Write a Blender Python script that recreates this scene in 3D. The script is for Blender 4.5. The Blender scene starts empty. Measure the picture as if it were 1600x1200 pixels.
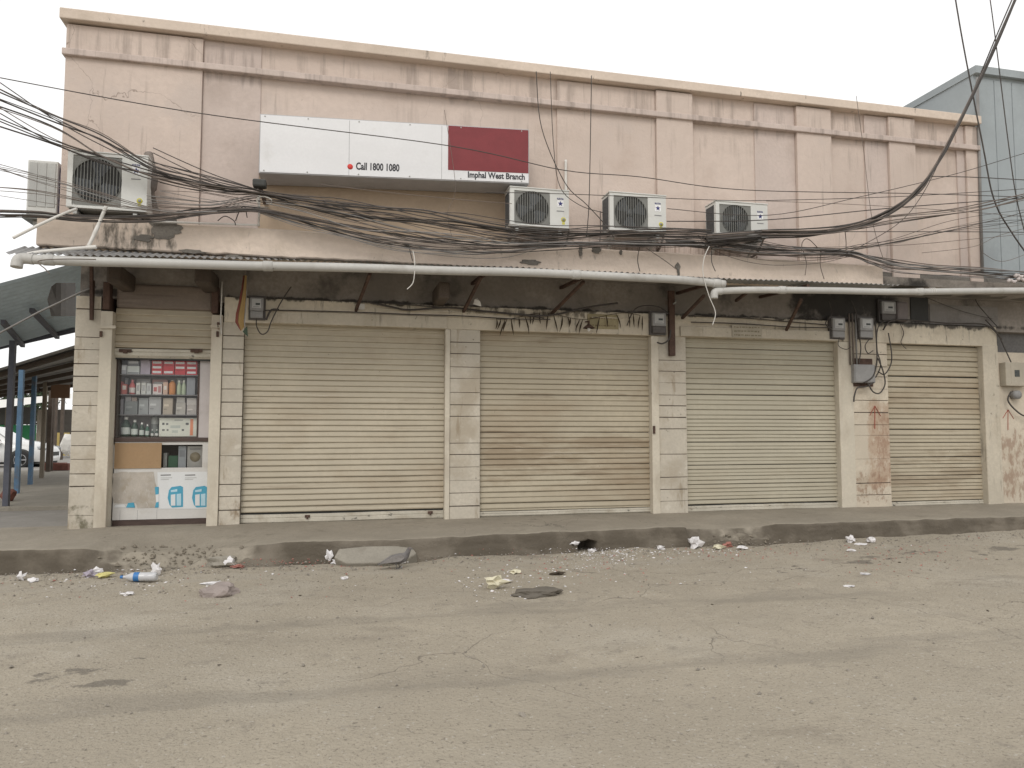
import bpy, bmesh, math, random
from mathutils import Vector, noise
random.seed(7)
S = bpy.context.scene
COL = S.collection

# ------------------------------------------------------------------ camera
FPX = 1150.0                                   # focal length in photograph pixels (1600 wide)
PITCH = math.atan(74 / FPX)
YAW = math.atan(FPX / 4890)
CAMPOS = Vector((0.0, -9.8, 1.159))
cd = bpy.data.cameras.new('camera')
cd.sensor_fit = 'HORIZONTAL'; cd.sensor_width = 36.0; cd.lens = 36.0 * FPX / 1600.0
cd.clip_start = 0.05; cd.clip_end = 2000
cam = bpy.data.objects.new('camera', cd); COL.objects.link(cam)
cam.location = CAMPOS
cam.rotation_euler = (math.pi / 2 + PITCH, 0, -YAW)
S.camera = cam

# ------------------------------------------------------------------ light
SUN_EL, SUN_AZ = math.radians(42), math.radians(205)      # azimuth from +Y, clockwise
wd = bpy.data.worlds.new('World'); S.world = wd; wd.use_nodes = True
nt = wd.node_tree; nt.nodes.clear()
sky = nt.nodes.new('ShaderNodeTexSky'); sky.sky_type = 'NISHITA'; sky.sun_disc = False
sky.sun_elevation = SUN_EL; sky.sun_rotation = SUN_AZ
sky.air_density = 1.0; sky.dust_density = 2.0; sky.ozone_density = 1.0
hs = nt.nodes.new('ShaderNodeHueSaturation'); hs.inputs['Saturation'].default_value = 0.16   # overcast: a white veil
bg = nt.nodes.new('ShaderNodeBackground'); bg.inputs['Strength'].default_value = 0.15
wo = nt.nodes.new('ShaderNodeOutputWorld')
veil = nt.nodes.new('ShaderNodeMix'); veil.data_type = 'RGBA'; veil.inputs[0].default_value = 0.8      # even cloud cover over the whole sky
veil.inputs[7].default_value = (8.4, 8.35, 8.25, 1)
nt.links.new(sky.outputs[0], hs.inputs['Color']); nt.links.new(hs.outputs[0], veil.inputs[6]); nt.links.new(veil.outputs[2], bg.inputs[0]); nt.links.new(bg.outputs[0], wo.inputs[0])
sl = bpy.data.lights.new('sun', 'SUN'); sl.energy = 1.0; sl.angle = math.radians(22); sl.color = (1.0, 0.95, 0.88)
so = bpy.data.objects.new('sun', sl); COL.objects.link(so)
so.location = (-4, -12, 14)
sd = Vector((math.sin(SUN_AZ) * math.cos(SUN_EL), math.cos(SUN_AZ) * math.cos(SUN_EL), math.sin(SUN_EL)))
so.rotation_euler = sd.to_track_quat('Z', 'Y').to_euler()
vs = S.view_settings
vs.view_transform = 'Standard'; vs.look = 'None'; vs.gamma = 1.0; vs.use_curve_mapping = False
vs.exposure = 0.0
S.cycles.max_bounces = 6; S.cycles.diffuse_bounces = 4; S.cycles.transparent_max_bounces = 8

# ------------------------------------------------------------------ helpers
_F = Vector((math.sin(YAW) * math.cos(PITCH), math.cos(YAW) * math.cos(PITCH), math.sin(PITCH)))
_R = Vector((math.cos(YAW), -math.sin(YAW), 0)); _U = _R.cross(_F)
def _ray(x, y): return _F + _R * ((x - 800) / FPX) + _U * ((600 - y) / FPX)
def W(x, y, Y):
    "the point of the wall plane at depth Y that the survey photo shows at (x, y)"
    d = _ray(x, y); return CAMPOS + d * ((Y - CAMPOS.y) / d.y)
def G(x, y, Z):
    d = _ray(x, y); return CAMPOS + d * ((Z - CAMPOS.z) / d.z)
def WX(x, Y, y=650): return W(x, y, Y).x
def WZ(x, y, Y): return W(x, y, Y).z
def N(x, y=0.0, z=0.0, s=1.0): return noise.noise(Vector((x * s, y * s, z * s)))
def FB(x, y, z=0.0, s=1.0, o=4): return noise.fractal(Vector((x * s, y * s, z * s)), 0.9, 2.0, o)
rnd = random.uniform

ROOT = {}                                     # object -> world origin of its tree
def link(name, data, parent=None, origin=None):
    o = bpy.data.objects.new(name, data); COL.objects.link(o)
    if parent is not None:
        o.parent = parent; ROOT[o] = ROOT[parent]
    else:
        o.location = origin or (0, 0, 0); ROOT[o] = Vector(origin or (0, 0, 0))
    return o
def tag(o, label=None, cat=None, group=None, kind=None):
    if label: o['label'] = label
    if cat: o['category'] = cat
    if group: o['group'] = group
    if kind: o['kind'] = kind
    return o
def thing(name, origin, label, cat, group=None):
    o = link(name, None, None, Vector(origin)); o.empty_display_size = 0.1
    return tag(o, label, cat, group)
class MB:
    def __init__(s): s.v = []; s.f = []; s.sm = []
    def add(s, vs, fs, smooth=False):
        b = len(s.v); s.v += [Vector(q) for q in vs]; s.f += [tuple(b + i for i in f) for f in fs]; s.sm += [smooth] * len(fs); return s
    def box(s, x0, x1, y0, y1, z0, z1):
        return s.add([(x0,y0,z0),(x1,y0,z0),(x1,y1,z0),(x0,y1,z0),(x0,y0,z1),(x1,y0,z1),(x1,y1,z1),(x0,y1,z1)],
                     [(0,3,2,1),(4,5,6,7),(0,1,5,4),(1,2,6,5),(2,3,7,6),(3,0,4,7)])
    def bar(s, a, b, w, h=None):
        "square bar between two points"
        a, b = Vector(a), Vector(b); h = h or w; d = (b - a).normalized()
        u = d.cross(Vector((0, 0, 1))) if abs(d.z) < .98 else Vector((1, 0, 0))
        u.normalize(); n = u.cross(d)
        q = [u * w / 2 + n * h / 2, -u * w / 2 + n * h / 2, -u * w / 2 - n * h / 2, u * w / 2 - n * h / 2]
        return s.add([a + k for k in q] + [b + k for k in q], [(0,1,2,3),(7,6,5,4),(0,4,5,1),(1,5,6,2),(2,6,7,3),(3,7,4,0)])
    def tube(s, pts, r, n=8, cap=True, smooth=True):
        pts = [Vector(p) for p in pts]; m = len(pts); rr = r if isinstance(r, (list, tuple)) else [r] * m
        vs = []; up = None
        for i, p in enumerate(pts):
            d = (pts[min(i + 1, m - 1)] - pts[max(i - 1, 0)]).normalized()
            if up is None: up = Vector((0, 0, 1)) if abs(d.z) < .9 else Vector((0, 1, 0))
            u = d.cross(up).normalized(); w = u.cross(d); up = w
            for k in range(n):
                a = 2 * math.pi * k / n; vs.append(p + (u * math.cos(a) + w * math.sin(a)) * rr[i])
        fs = [(i * n + k, i * n + (k + 1) % n, (i + 1) * n + (k + 1) % n, (i + 1) * n + k) for i in range(m - 1) for k in range(n)]
        b = len(s.v); s.add(vs, fs, smooth)
        if cap:
            s.f += [tuple(b + k for k in range(n))[::-1], tuple(b + (m - 1) * n + k for k in range(n))]; s.sm += [False, False]
        return s
    def lathe(s, c, prof, n=16, axis='Z', smooth=True):
        "profile of (radius, height) turned about an axis through c"
        vs = []; c = Vector(c)
        for r, h in prof:
            for k in range(n):
                a = 2 * math.pi * k / n; p, q = r * math.cos(a), r * math.sin(a)
                vs.append(c + Vector({'Z': (p, q, h), 'Y': (p, h, q), 'X': (h, p, q)}[axis]))
        m = len(prof)
        return s.add(vs, [(i * n + k, i * n + (k + 1) % n, (i + 1) * n + (k + 1) % n, (i + 1) * n + k) for i in range(m - 1) for k in range(n)], smooth)
    def prism(s, poly, y0, y1):
        "polygon in X-Z extruded along Y"
        n = len(poly); vs = [(x, y0, z) for x, z in poly] + [(x, y1, z) for x, z in poly]
        return s.add(vs, [tuple(range(n)), tuple(range(2 * n - 1, n - 1, -1))] + [(k, n + k, n + (k + 1) % n, (k + 1) % n) for k in range(n)])
    def grid(s, fn, us, vs_, smooth=True):
        P = [fn(u, v) for u in us for v in vs_]; m = len(vs_)
        return s.add(P, [(i * m + j, (i + 1) * m + j, (i + 1) * m + j + 1, i * m + j + 1) for i in range(len(us) - 1) for j in range(m - 1)], smooth)
    def build(s, name, mat, parent=None, origin=None, bevel=0, label=None, cat=None, group=None, kind=None):
        if parent is None and origin is None:
            xs = [v.x for v in s.v]; ys = [v.y for v in s.v]
            origin = Vector(((min(xs) + max(xs)) / 2, (min(ys) + max(ys)) / 2, min(v.z for v in s.v)))
        og = ROOT[parent] if parent is not None else Vector(origin)
        me = bpy.data.meshes.new(name); me.from_pydata([v - og for v in s.v], [], s.f)
        bm = bmesh.new(); bm.from_mesh(me); bmesh.ops.recalc_face_normals(bm, faces=bm.faces); bm.to_mesh(me); bm.free()
        me.polygons.foreach_set('use_smooth', s.sm)
        if mat: me.materials.append(mat)
        o = link(name, me, parent, origin)
        if bevel:
            b = o.modifiers.new('bevel', 'BEVEL'); b.width = bevel; b.segments = 2; b.limit_method = 'ANGLE'
        return tag(o, label, cat, group, kind)
def box(name, mat, x0, x1, y0, y1, z0, z1, parent=None, bevel=0, **k):
    return MB().box(x0, x1, y0, y1, z0, z1).build(name, mat, parent, bevel=bevel, **k)
def lin(a, b, n): return [a + (b - a) * i / (n - 1) for i in range(n)]
def smooth_path(pts, k=6):
    P = [Vector(p) for p in pts]
    if len(P) < 3: return P
    out = []
    for i in range(len(P) - 1):
        p0, p1, p2, p3 = P[max(i - 1, 0)], P[i], P[i + 1], P[min(i + 2, len(P) - 1)]
        for j in range(k):
            t = j / k
            out.append(0.5 * ((2 * p1) + (p2 - p0) * t + (2 * p0 - 5 * p1 + 4 * p2 - p3) * t * t + (3 * p1 - p0 - 3 * p2 + p3) * t ** 3))
    return out + [P[-1]]

# ------------------------------------------------------------------ materials
def lum(c, k): return tuple(min(1, x * k) for x in c)
def mat(name, base, rough=.75, var=.12, vs=2.5, dirt=(), bump=.0, bs=60., metal=0., spec=.35, obj=False, sx=(1, 1, 1), coat=0, local=(), cracks=None, attr=None):
    """base colour with slow variation, dirt layers (colour, amount, scale, threshold, softness, (stretch)) and a fine bump"""
    m = bpy.data.materials.new(name); m.use_nodes = True; t = m.node_tree; t.nodes.clear()
    L = t.links.new; nn = t.nodes.new
    out = nn('ShaderNodeOutputMaterial'); p = nn('ShaderNodeBsdfPrincipled'); L(p.outputs[0], out.inputs[0])
    if obj: co = nn('ShaderNodeTexCoord').outputs['Object']
    else: co = nn('ShaderNodeNewGeometry').outputs['Position']
    def nz(scale, det=5, st=(1, 1, 1), off=0, ro=.55):
        mp = nn('ShaderNodeMapping'); mp.inputs['Scale'].default_value = st; mp.inputs['Location'].default_value = (off, off * .7, off * 1.3)
        L(co, mp.inputs[0]); q = nn('ShaderNodeTexNoise'); q.inputs['Scale'].default_value = scale; q.inputs['Detail'].default_value = det
        q.inputs['Roughness'].default_value = ro; L(mp.outputs[0], q.inputs[0]); return q.outputs['Fac']
    def mix(fac, a, b):
        x = nn('ShaderNodeMix'); x.data_type = 'RGBA'
        if hasattr(fac, 'links'): L(fac, x.inputs[0])
        else: x.inputs[0].default_value = fac
        for i, c in ((6, a), (7, b)):
            if hasattr(c, 'links'): L(c, x.inputs[i])
            else: x.inputs[i].default_value = (*c, 1)
        return x.outputs[2]
    def ramp(v, a, b, hi=1.0):
        r = nn('ShaderNodeMapRange'); r.inputs[1].default_value = a; r.inputs[2].default_value = b; r.inputs[4].default_value = hi; r.interpolation_type = 'SMOOTHSTEP'
        L(v, r.inputs[0]); return r.outputs[0]
    c = mix(ramp(nz(vs, 6, sx), .3, .7), lum(base, 1 - var), lum(base, 1 + var))
    c = mix(ramp(nz(vs * 14, 3, sx, 3), .35, .65, .5), c, mix(1.0, c, lum(base, 1 - var * 1.3)))
    for i, d in enumerate(dirt):
        dc, am, sc, th, sf = d[:5]; st = d[5] if len(d) > 5 else (1, 1, 1)
        c = mix(ramp(nz(sc, 7, st, 11 + 5 * i, .62), th, th + sf, am), c, dc)
    for i, (ctr, hs_, sf, dc, am, sc, th, st) in enumerate(local):      # a stain of its own shape in one place
        sp = nn('ShaderNodeSeparateXYZ'); L(co, sp.inputs[0]); f = None
        for ax in (0, 1, 2):
            if not hs_[ax]: continue
            d_ = nn('ShaderNodeMath'); d_.operation = 'SUBTRACT'; L(sp.outputs[ax], d_.inputs[0]); d_.inputs[1].default_value = ctr[ax]
            ab = nn('ShaderNodeMath'); ab.operation = 'ABSOLUTE'; L(d_.outputs[0], ab.inputs[0])
            r = nn('ShaderNodeMapRange'); r.interpolation_type = 'SMOOTHSTEP'; r.inputs[1].default_value = hs_[ax] + sf; r.inputs[2].default_value = max(0, hs_[ax] - sf); L(ab.outputs[0], r.inputs[0])
            if f is None: f = r.outputs[0]
            else:
                mu = nn('ShaderNodeMath'); mu.operation = 'MULTIPLY'; L(f, mu.inputs[0]); L(r.outputs[0], mu.inputs[1]); f = mu.outputs[0]
        q = nz(sc, 7, st, 31 + 7 * i, .65); ad = nn('ShaderNodeMath'); ad.operation = 'MULTIPLY_ADD'; L(f, ad.inputs[0]); ad.inputs[1].default_value = .5; L(q, ad.inputs[2])
        c = mix(ramp(ad.outputs[0], th + .5, th + .68, am), c, dc)
    if attr:                                     # darker kerb face, dirt and shade in one colour, from a mesh attribute
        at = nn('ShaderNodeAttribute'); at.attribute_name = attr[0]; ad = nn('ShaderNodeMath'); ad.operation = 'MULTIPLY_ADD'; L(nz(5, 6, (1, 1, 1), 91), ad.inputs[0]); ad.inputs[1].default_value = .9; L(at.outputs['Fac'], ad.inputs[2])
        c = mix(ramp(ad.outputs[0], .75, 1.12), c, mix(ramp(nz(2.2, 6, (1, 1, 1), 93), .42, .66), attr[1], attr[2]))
    if cracks:                                   # hairline cracks: warped cell edges, only in places
        cs, cw, ccol, cam_, cth = cracks
        wp = nn('ShaderNodeTexNoise'); wp.inputs['Scale'].default_value = cs * 1.8; wp.inputs['Detail'].default_value = 5; L(co, wp.inputs[0])
        vm = nn('ShaderNodeVectorMath'); vm.operation = 'MULTIPLY_ADD'; L(wp.outputs['Color'], vm.inputs[0]); vm.inputs[1].default_value = (.55 / cs,) * 3; L(co, vm.inputs[2])
        vo = nn('ShaderNodeTexVoronoi'); vo.feature = 'DISTANCE_TO_EDGE'; vo.inputs['Scale'].default_value = cs; L(vm.outputs[0], vo.inputs['Vector'])
        a_ = ramp(vo.outputs['Distance'], cw * cs, 0); b_ = ramp(nz(cs * .6, 3, (1, 1, 1), 71), cth, cth + .1, cam_); mu = nn('ShaderNodeMath'); mu.operation = 'MULTIPLY'; L(a_, mu.inputs[0]); L(b_, mu.inputs[1]); c = mix(mu.outputs[0], c, ccol)
    L(c, p.inputs['Base Color'])
    rr = nn('ShaderNodeMapRange'); rr.inputs[3].default_value = max(0, rough - .12); rr.inputs[4].default_value = min(1, rough + .12); L(nz(vs * 5, 3), rr.inputs[0]); L(rr.outputs[0], p.inputs['Roughness'])
    p.inputs['Metallic'].default_value = metal; p.inputs['Specular IOR Level'].default_value = spec; p.inputs['Coat Weight'].default_value = coat
    if bump:
        b = nn('ShaderNodeBump'); b.inputs['Strength'].default_value = min(1, bump); b.inputs['Distance'].default_value = .01 * max(1, bump); L(nz(bs, 6), b.inputs['Height']); L(b.outputs[0], p.inputs['Normal'])
    return m
def plain(name, c, rough=.6, metal=0., spec=.4): return mat(name, c, rough, .08, 6, metal=metal, spec=spec)
def glass_mat(name, tint=(.97, .98, .975), gloss=.12):
    m = bpy.data.materials.new(name); m.use_nodes = True; t = m.node_tree; t.nodes.clear(); L = t.links.new; nn = t.nodes.new
    o = nn('ShaderNodeOutputMaterial'); a = nn('ShaderNodeBsdfTransparent'); a.inputs[0].default_value = (*tint, 1)
    g = nn('ShaderNodeBsdfGlossy'); g.inputs['Roughness'].default_value = .04; g.inputs[0].default_value = (1, 1, 1, 1)
    f = nn('ShaderNodeFresnel'); f.inputs[0].default_value = 1.5; ma = nn('ShaderNodeMath'); ma.operation = 'ADD'; ma.inputs[1].default_value = gloss - .04
    x = nn('ShaderNodeMixShader'); L(f.outputs[0], ma.inputs[0]); L(ma.outputs[0], x.inputs[0]); L(a.outputs[0], x.inputs[1]); L(g.outputs[0], x.inputs[2]); L(x.outputs[0], o.inputs[0]); return m

GRIME = (.10, .085, .065); RUST = (.16, .07, .04); SOOT = (.035, .032, .03); DUST = (.30, .265, .215)
M = {}
M['cream'] = mat('cream_painted_plaster', (.50, .45, .365), .8, .10, 1.6, [((.34, .28, .20), .6, 2.2, .49, .2, (1, 1, .5)), (GRIME, .65, 9, .64, .1), (GRIME, .45, 5, .57, .12, (3, 3, .3))], .5, 40)
M['cream2'] = mat('cream_painted_blockwork', (.50, .455, .38), .8, .10, 2.0, [((.36, .305, .23), .65, 1.7, .47, .2), (GRIME, .7, 12, .66, .08), ((.22, .165, .10), .5, 4, .58, .12, (2, 2, .4)), ((.62, .58, .50), .5, 6, .6, .1)], .4, 35, local=[((-2.85, 0, .12), (.5, 0, .2), .1, (.10, .09, .05), .85, 6, .45, (1, 1, 1)), ((-1.3, 0, .15), (.25, 0, .25), .15, (.2, .14, .08), .8, 7, .48, (1, 1, .6))])
M['stained'] = mat('spit_stained_plaster', (.56, .495, .40), .8, .10, 2.0, [((.36, .29, .21), .55, 2.2, .50, .2), (GRIME, .6, 12, .68, .08)], .4, 35, local=[((8.18, 0, .95), (.30, 0, .75), .2, (.38, .27, .19), .7, 5, .32, (1.3, 1.3, .7)), ((8.20, 0, .9), (.34, 0, .75), .25, (.28, .165, .11), .55, 16, .44, (1.4, 1.4, .7)), ((8.22, 0, .9), (.25, 0, .6), .25, (.17, .07, .05), .6, 34, .53, (1.2, 1.2, .8)), ((7.95, 0, .3), (.4, 0, .35), .2, (.24, .15, .10), .65, 14, .45, (1.2, 1.2, .8)), ((10.6, 0, .6), (.6, 0, .7), .3, (.26, .17, .12), .7, 9, .42, (1.3, 1.3, .6))])
M['groove'] = mat('dark_mortar_joint', (.12, .10, .08), .9, .2, 8)
M['pink'] = mat('pale_pink_wall_paint', (.575, .48, .42), .85, .06, .9, [((.43, .34, .285), .5, 1.1, .50, .22), ((.28, .23, .195), .5, 3.2, .60, .12, (4, 4, .25)), ((.50, .43, .39), .5, .7, .55, .1), (GRIME, .45, 14, .69, .08)], .45, 30, local=[((3.4, 0, 5.80), (7, 0, .35), .3, (.22, .18, .155), .5, 2.2, .47, (3, 3, .22)), ((3.4, 0, 5.3), (7, 0, .4), .4, (.28, .23, .195), .35, 1.5, .50, (3.5, 3.5, .2)), ((4.2, 0, 3.62), (3, 0, .25), .15, (.2, .13, .09), .6, 5, .46, (4, 4, .3))], cracks=(.7, .004, (.22, .17, .14), .7, .52))
M['pink2'] = mat('faded_mauve_wall_paint', (.535, .45, .405), .85, .06, 1.2, [((.37, .30, .26), .45, 1.4, .50, .22), ((.24, .20, .17), .45, 3.2, .60, .12, (4, 4, .25))], .45, 30, local=[((3.4, 0, 5.7), (7, 0, .4), .3, (.2, .165, .145), .5, 2.2, .48, (3, 3, .22))])
M['tan'] = mat('tan_wall_paint', (.46, .36, .265), .85, .08, 1.2, [((.34, .27, .2), .5, 1.5, .5, .25)], .25, 30)
M['fascia'] = mat('weathered_pink_fascia', (.64, .54, .455), .85, .08, 1.2, [((.46, .385, .31), .5, 1.6, .50, .2), ((.15, .13, .11), .7, 4.5, .62, .10, (1.6, 1.6, .45)), (SOOT, .7, 7, .66, .07, (2, 2, .6))], .5, 25, local=[((-2.3, 0, 3.38), (.55, 0, .3), .25, (.09, .08, .065), .9, 5, .42, (1.6, 1.6, .5)), ((-2.25, 0, 3.4), (.5, 0, .3), .2, (.42, .40, .36), .6, 9, .58, (2.5, 2.5, .3)), ((2.9, 0, 3.45), (1.2, 0, .2), .2, (.14, .12, .10), .7, 6, .52, (1.5, 1.5, .7))])
M['render_grey'] = mat('bare_cement_render', (.17, .155, .135), .9, .2, 3, [(SOOT, .5, 5, .55, .15)], .8, 30)
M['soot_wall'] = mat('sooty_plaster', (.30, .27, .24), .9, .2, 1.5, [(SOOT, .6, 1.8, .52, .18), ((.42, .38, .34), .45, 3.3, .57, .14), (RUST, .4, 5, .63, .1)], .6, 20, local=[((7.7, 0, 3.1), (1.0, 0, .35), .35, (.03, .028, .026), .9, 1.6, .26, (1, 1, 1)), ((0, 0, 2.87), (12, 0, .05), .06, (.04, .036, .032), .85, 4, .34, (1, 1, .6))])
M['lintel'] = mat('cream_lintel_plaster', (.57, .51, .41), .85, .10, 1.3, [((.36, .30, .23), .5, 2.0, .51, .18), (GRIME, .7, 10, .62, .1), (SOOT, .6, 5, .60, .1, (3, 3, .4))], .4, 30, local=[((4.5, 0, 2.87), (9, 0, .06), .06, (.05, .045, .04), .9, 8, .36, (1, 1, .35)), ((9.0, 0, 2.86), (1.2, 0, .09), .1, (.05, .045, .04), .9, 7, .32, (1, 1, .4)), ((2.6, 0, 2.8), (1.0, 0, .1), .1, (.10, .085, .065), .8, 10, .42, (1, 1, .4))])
M['slat'] = mat('cream_shutter_enamel', (.425, .375, .285), .55, .07, .9, [((.31, .245, .165), .6, .9, .49, .2, (.55, 1, 1.6)), ((.19, .14, .09), .55, 2.0, .59, .14, (.35, 1, 4)), (GRIME, .6, 18, .68, .06), ((.56, .51, .42), .5, 3.0, .58, .15, (.3, 1, 6)), (RUST, .6, 30, .70, .05)], .15, 50, spec=.4)
M['slat2'] = mat('cream_shutter_enamel_brown_dirt', (.40, .35, .26), .55, .07, .9, [((.29, .225, .15), .6, .8, .47, .2, (.5, 1, 1.6)), ((.17, .12, .075), .6, 1.6, .57, .14, (.4, 1, 3.5)), (GRIME, .6, 18, .68, .06), (RUST, .6, 30, .70, .05)], .15, 50, spec=.4, local=[((3.2, 0, .8), (1.5, 0, .5), .4, (.235, .175, .11), .7, 1.4, .36, (.45, 1, 2.4)), ((9.4, 0, .6), (1.2, 0, .4), .3, (.22, .165, .105), .6, 1.6, .40, (.45, 1, 3)), ((3.4, 0, .95), (1.2, 0, .3), .2, (.55, .49, .4), .5, 3, .56, (.4, 1, 5))])
M['slat3'] = mat('pale_cream_shutter_enamel', (.405, .37, .285), .55, .06, .9, [((.33, .28, .20), .5, .8, .5, .22, (.5, 1, 1.5)), (GRIME, .6, 18, .69, .06)], .15, 50, spec=.4)
M['rail'] = mat('cream_enamel_channel', (.55, .50, .41), .55, .08, 2, [((.33, .27, .2), .5, 2.5, .5, .2, (1, 1, .4)), (RUST, .6, 9, .68, .07)], .2, 40)
M['rustiron'] = mat('brown_rusted_iron', (.10, .06, .045), .8, .3, 8, [((.05, .03, .025), .6, 6, .5, .2)], .5, 60)
M['housing'] = mat('brown_dusty_shutter_drum', (.22, .18, .15), .8, .12, 2, [((.12, .095, .08), .6, 3, .5, .2, (.3, 1, 5))], .3, 30)
M['pvc'] = mat('weathered_grey_pvc', (.46, .45, .425), .5, .08, 1.5, [((.30, .28, .25), .6, 3, .52, .2), (GRIME, .5, 9, .66, .1)], .1, 40)
M['white_pvc'] = mat('white_pvc', (.66, .64, .60), .5, .06, 3, [((.40, .35, .28), .5, 5, .55, .2)])
M['tin'] = mat('galvanised_sheet', (.36, .36, .36), .5, .12, 1.5, [((.2, .18, .16), .5, 3, .55, .15), (RUST, .6, 6, .66, .1)], .1, 30, metal=.35)
M['tin_blue'] = mat('blue_grey_painted_sheet', (.50, .60, .68), .55, .10, 1.2, [((.36, .43, .49), .5, 2, .5, .2), ((.42, .43, .43), .4, 4, .6, .15)], .1, 30, metal=.15)
M['tin_dark'] = mat('dark_underside_sheet', (.12, .115, .11), .7, .15, 2, [((.2, .18, .16), .4, 3, .6, .15)], .1, 30)
M['conc'] = mat('dusty_pavement_cement', (.28, .248, .199), .95, .10, 1.2, [((.32, .286, .232), .6, 1.6, .5, .2), ((.17, .148, .115), .5, 3.5, .56, .14), ((.12, .10, .08), .5, 22, .64, .08), ((.36, .33, .28), .4, 40, .66, .07)], .9, 35, cracks=(.9, .005, (.08, .07, .055), .8, .5), attr=('shade_dirt', (.100, .084, .064), (.165, .142, .112)))
M['kerb'] = mat('shaded_dirty_kerb', (.140, .118, .090), .95, .14, 1.5, [((.22, .19, .15), .65, 2.2, .50, .16), ((.08, .068, .052), .55, 5, .55, .14), ((.27, .24, .2), .4, 18, .64, .08)], 1.0, 30)  # dirt colour, darkened further for the weaker skylight on the upright face
M['road'] = mat('dusty_asphalt_road', (.35, .308, .243), .95, .08, .5, [((.39, .352, .29), .65, .8, .5, .2), ((.22, .19, .15), .5, 1.7, .57, .13, (.6, 1, 1)), ((.22, .195, .16), .5, 5.5, .6, .1), ((.12, .104, .084), .6, 26, .61, .06), ((.46, .43, .38), .7, 36, .61, .05), ((.14, .12, .095), .6, 70, .58, .05), ((.13, .115, .095), .7, .9, .655, .02, (.7, 1, 1))], 1.6, 45, local=[((0, -3.9, 0), (0, .28, 0), .22, (.205, .183, .15), .42, 2.4, .42, (.25, 1, 1)), ((0, -5.35, 0), (0, .3, 0), .22, (.205, .183, .15), .42, 2.4, .42, (.25, 1, 1)), ((0, -2.1, 0), (0, .5, 0), .4, (.36, .325, .27), .55, 3, .46, (.5, 1, 1))], cracks=(.45, .006, (.10, .085, .07), .75, .52))
M['yard'] = mat('grey_cement_yard_floor', (.25, .235, .215), .9, .1, 1.2, [((.33, .31, .285), .5, 1.4, .5, .2), ((.14, .125, .11), .4, 4, .6, .12)], .4, 30)
M['slabc'] = mat('broken_cement_slab', (.27, .248, .208), .95, .1, 3, [((.18, .16, .13), .5, 6, .55, .15)], .8, 40)
M['acwhite'] = mat('air_conditioner_white_enamel', (.62, .62, .59), .45, .04, 3, [((.40, .37, .32), .4, 4, .58, .2)], spec=.45)
M['acgrille'] = mat('grey_plastic_grille', (.20, .20, .185), .6, .12, 6)
M['acdark'] = mat('black_plastic_fan', (.045, .045, .042), .6, .1, 6)
M['acfin'] = mat('dark_condenser_fin', (.10, .105, .11), .5, .2, 20, metal=.3)
M['galv'] = mat('galvanised_bracket', (.42, .42, .40), .5, .1, 4, [(RUST, .5, 8, .64, .1)], metal=.3)
M['navy'] = plain('navy_print', (.03, .035, .16)); M['whiteprint'] = plain('white_print', (.8, .8, .8)); M['greyprint'] = plain('grey_print', (.25, .25, .25))
M['yellowprint'] = plain('yellow_sticker', (.55, .5, .08)); M['signwhite'] = mat('white_sign_face', (.72, .72, .73), .45, .03, 2, [((.5, .48, .45), .3, 3, .58, .2)])
M['maroon'] = plain('maroon_sign_face', (.20, .03, .035), .45); M['signedge'] = plain('grey_sign_frame', (.42, .42, .43), .5); M['redprint'] = plain('red_print', (.6, .05, .04)); M['blackprint'] = plain('black_print', (.03, .03, .035))
M['cable'] = mat('black_cable_sheath', (.075, .066, .06), .7, .2, 6); M['cable_brown'] = mat('dusty_brown_cable', (.17, .14, .12), .8, .2, 6); M['cable_grey'] = mat('grey_cable', (.24, .23, .22), .7, .15, 6); M['cable_white'] = mat('white_wire', (.6, .58, .54), .7, .1, 6)
M['meter'] = mat('grey_meter_case', (.27, .265, .26), .5, .1, 8, [((.15, .13, .12), .5, 10, .55, .2)]); M['meterface'] = mat('pale_meter_face', (.45, .45, .44), .4, .1, 8); M['meterdark'] = mat('dark_meter_box', (.10, .09, .085), .6, .15, 8); M['lcd'] = plain('dark_meter_display', (.04, .045, .04), .3)
M['metercream'] = mat('cream_metal_meter_box', (.40, .36, .29), .6, .1, 5, [(RUST, .5, 8, .64, .1)])
M['orange'] = plain('maroon_flag_cloth', (.17, .05, .035), .9); M['mustard'] = plain('mustard_flag_cloth', (.30, .20, .08), .9); M['flaggrey'] = plain('pale_grey_flag_cloth', (.42, .40, .38), .9); M['flaggreen'] = plain('dark_green_flag_cloth', (.04, .06, .04), .9)
M['woodframe'] = mat('dark_brown_wood', (.075, .05, .042), .5, .2, 6, sx=(1, 1, 6)); M['laminate'] = mat('pinkish_white_laminate', (.50, .46, .45), .5, .05, 3, [((.36, .32, .29), .4, 4, .56, .2)])
M['counter'] = mat('scuffed_white_laminate', (.56, .545, .52), .5, .05, 3, [((.40, .36, .30), .5, 3, .53, .2), ((.22, .19, .16), .4, 14, .66, .08)])
M['torn'] = mat('torn_paper_residue', (.44, .40, .35), .9, .12, 6, [((.32, .27, .2), .5, 5, .52, .15), ((.55, .53, .5), .5, 12, .58, .1, (3, 1, 1))])
M['card'] = mat('brown_cardboard', (.33, .22, .125), .85, .06, 3, [((.25, .16, .09), .4, 6, .58, .15)]); M['posterw'] = mat('white_poster_paper', (.64, .65, .65), .6, .04, 4); M['cyan'] = plain('cyan_poster_ink', (.07, .32, .46), .6); M['palecyan'] = plain('pale_blue_poster_ink', (.42, .60, .68), .6)
M['shelfglass'] = mat('grey_glass_shelf', (.16, .15, .15), .3, .05, 4); M['cabback'] = mat('dim_cabinet_back', (.10, .085, .08), .8, .1, 3)
M['glass'] = glass_mat('clear_showcase_glass', gloss=.03); M['carglass'] = plain('dark_car_glass', (.02, .022, .025), .08, spec=.6)

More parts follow.
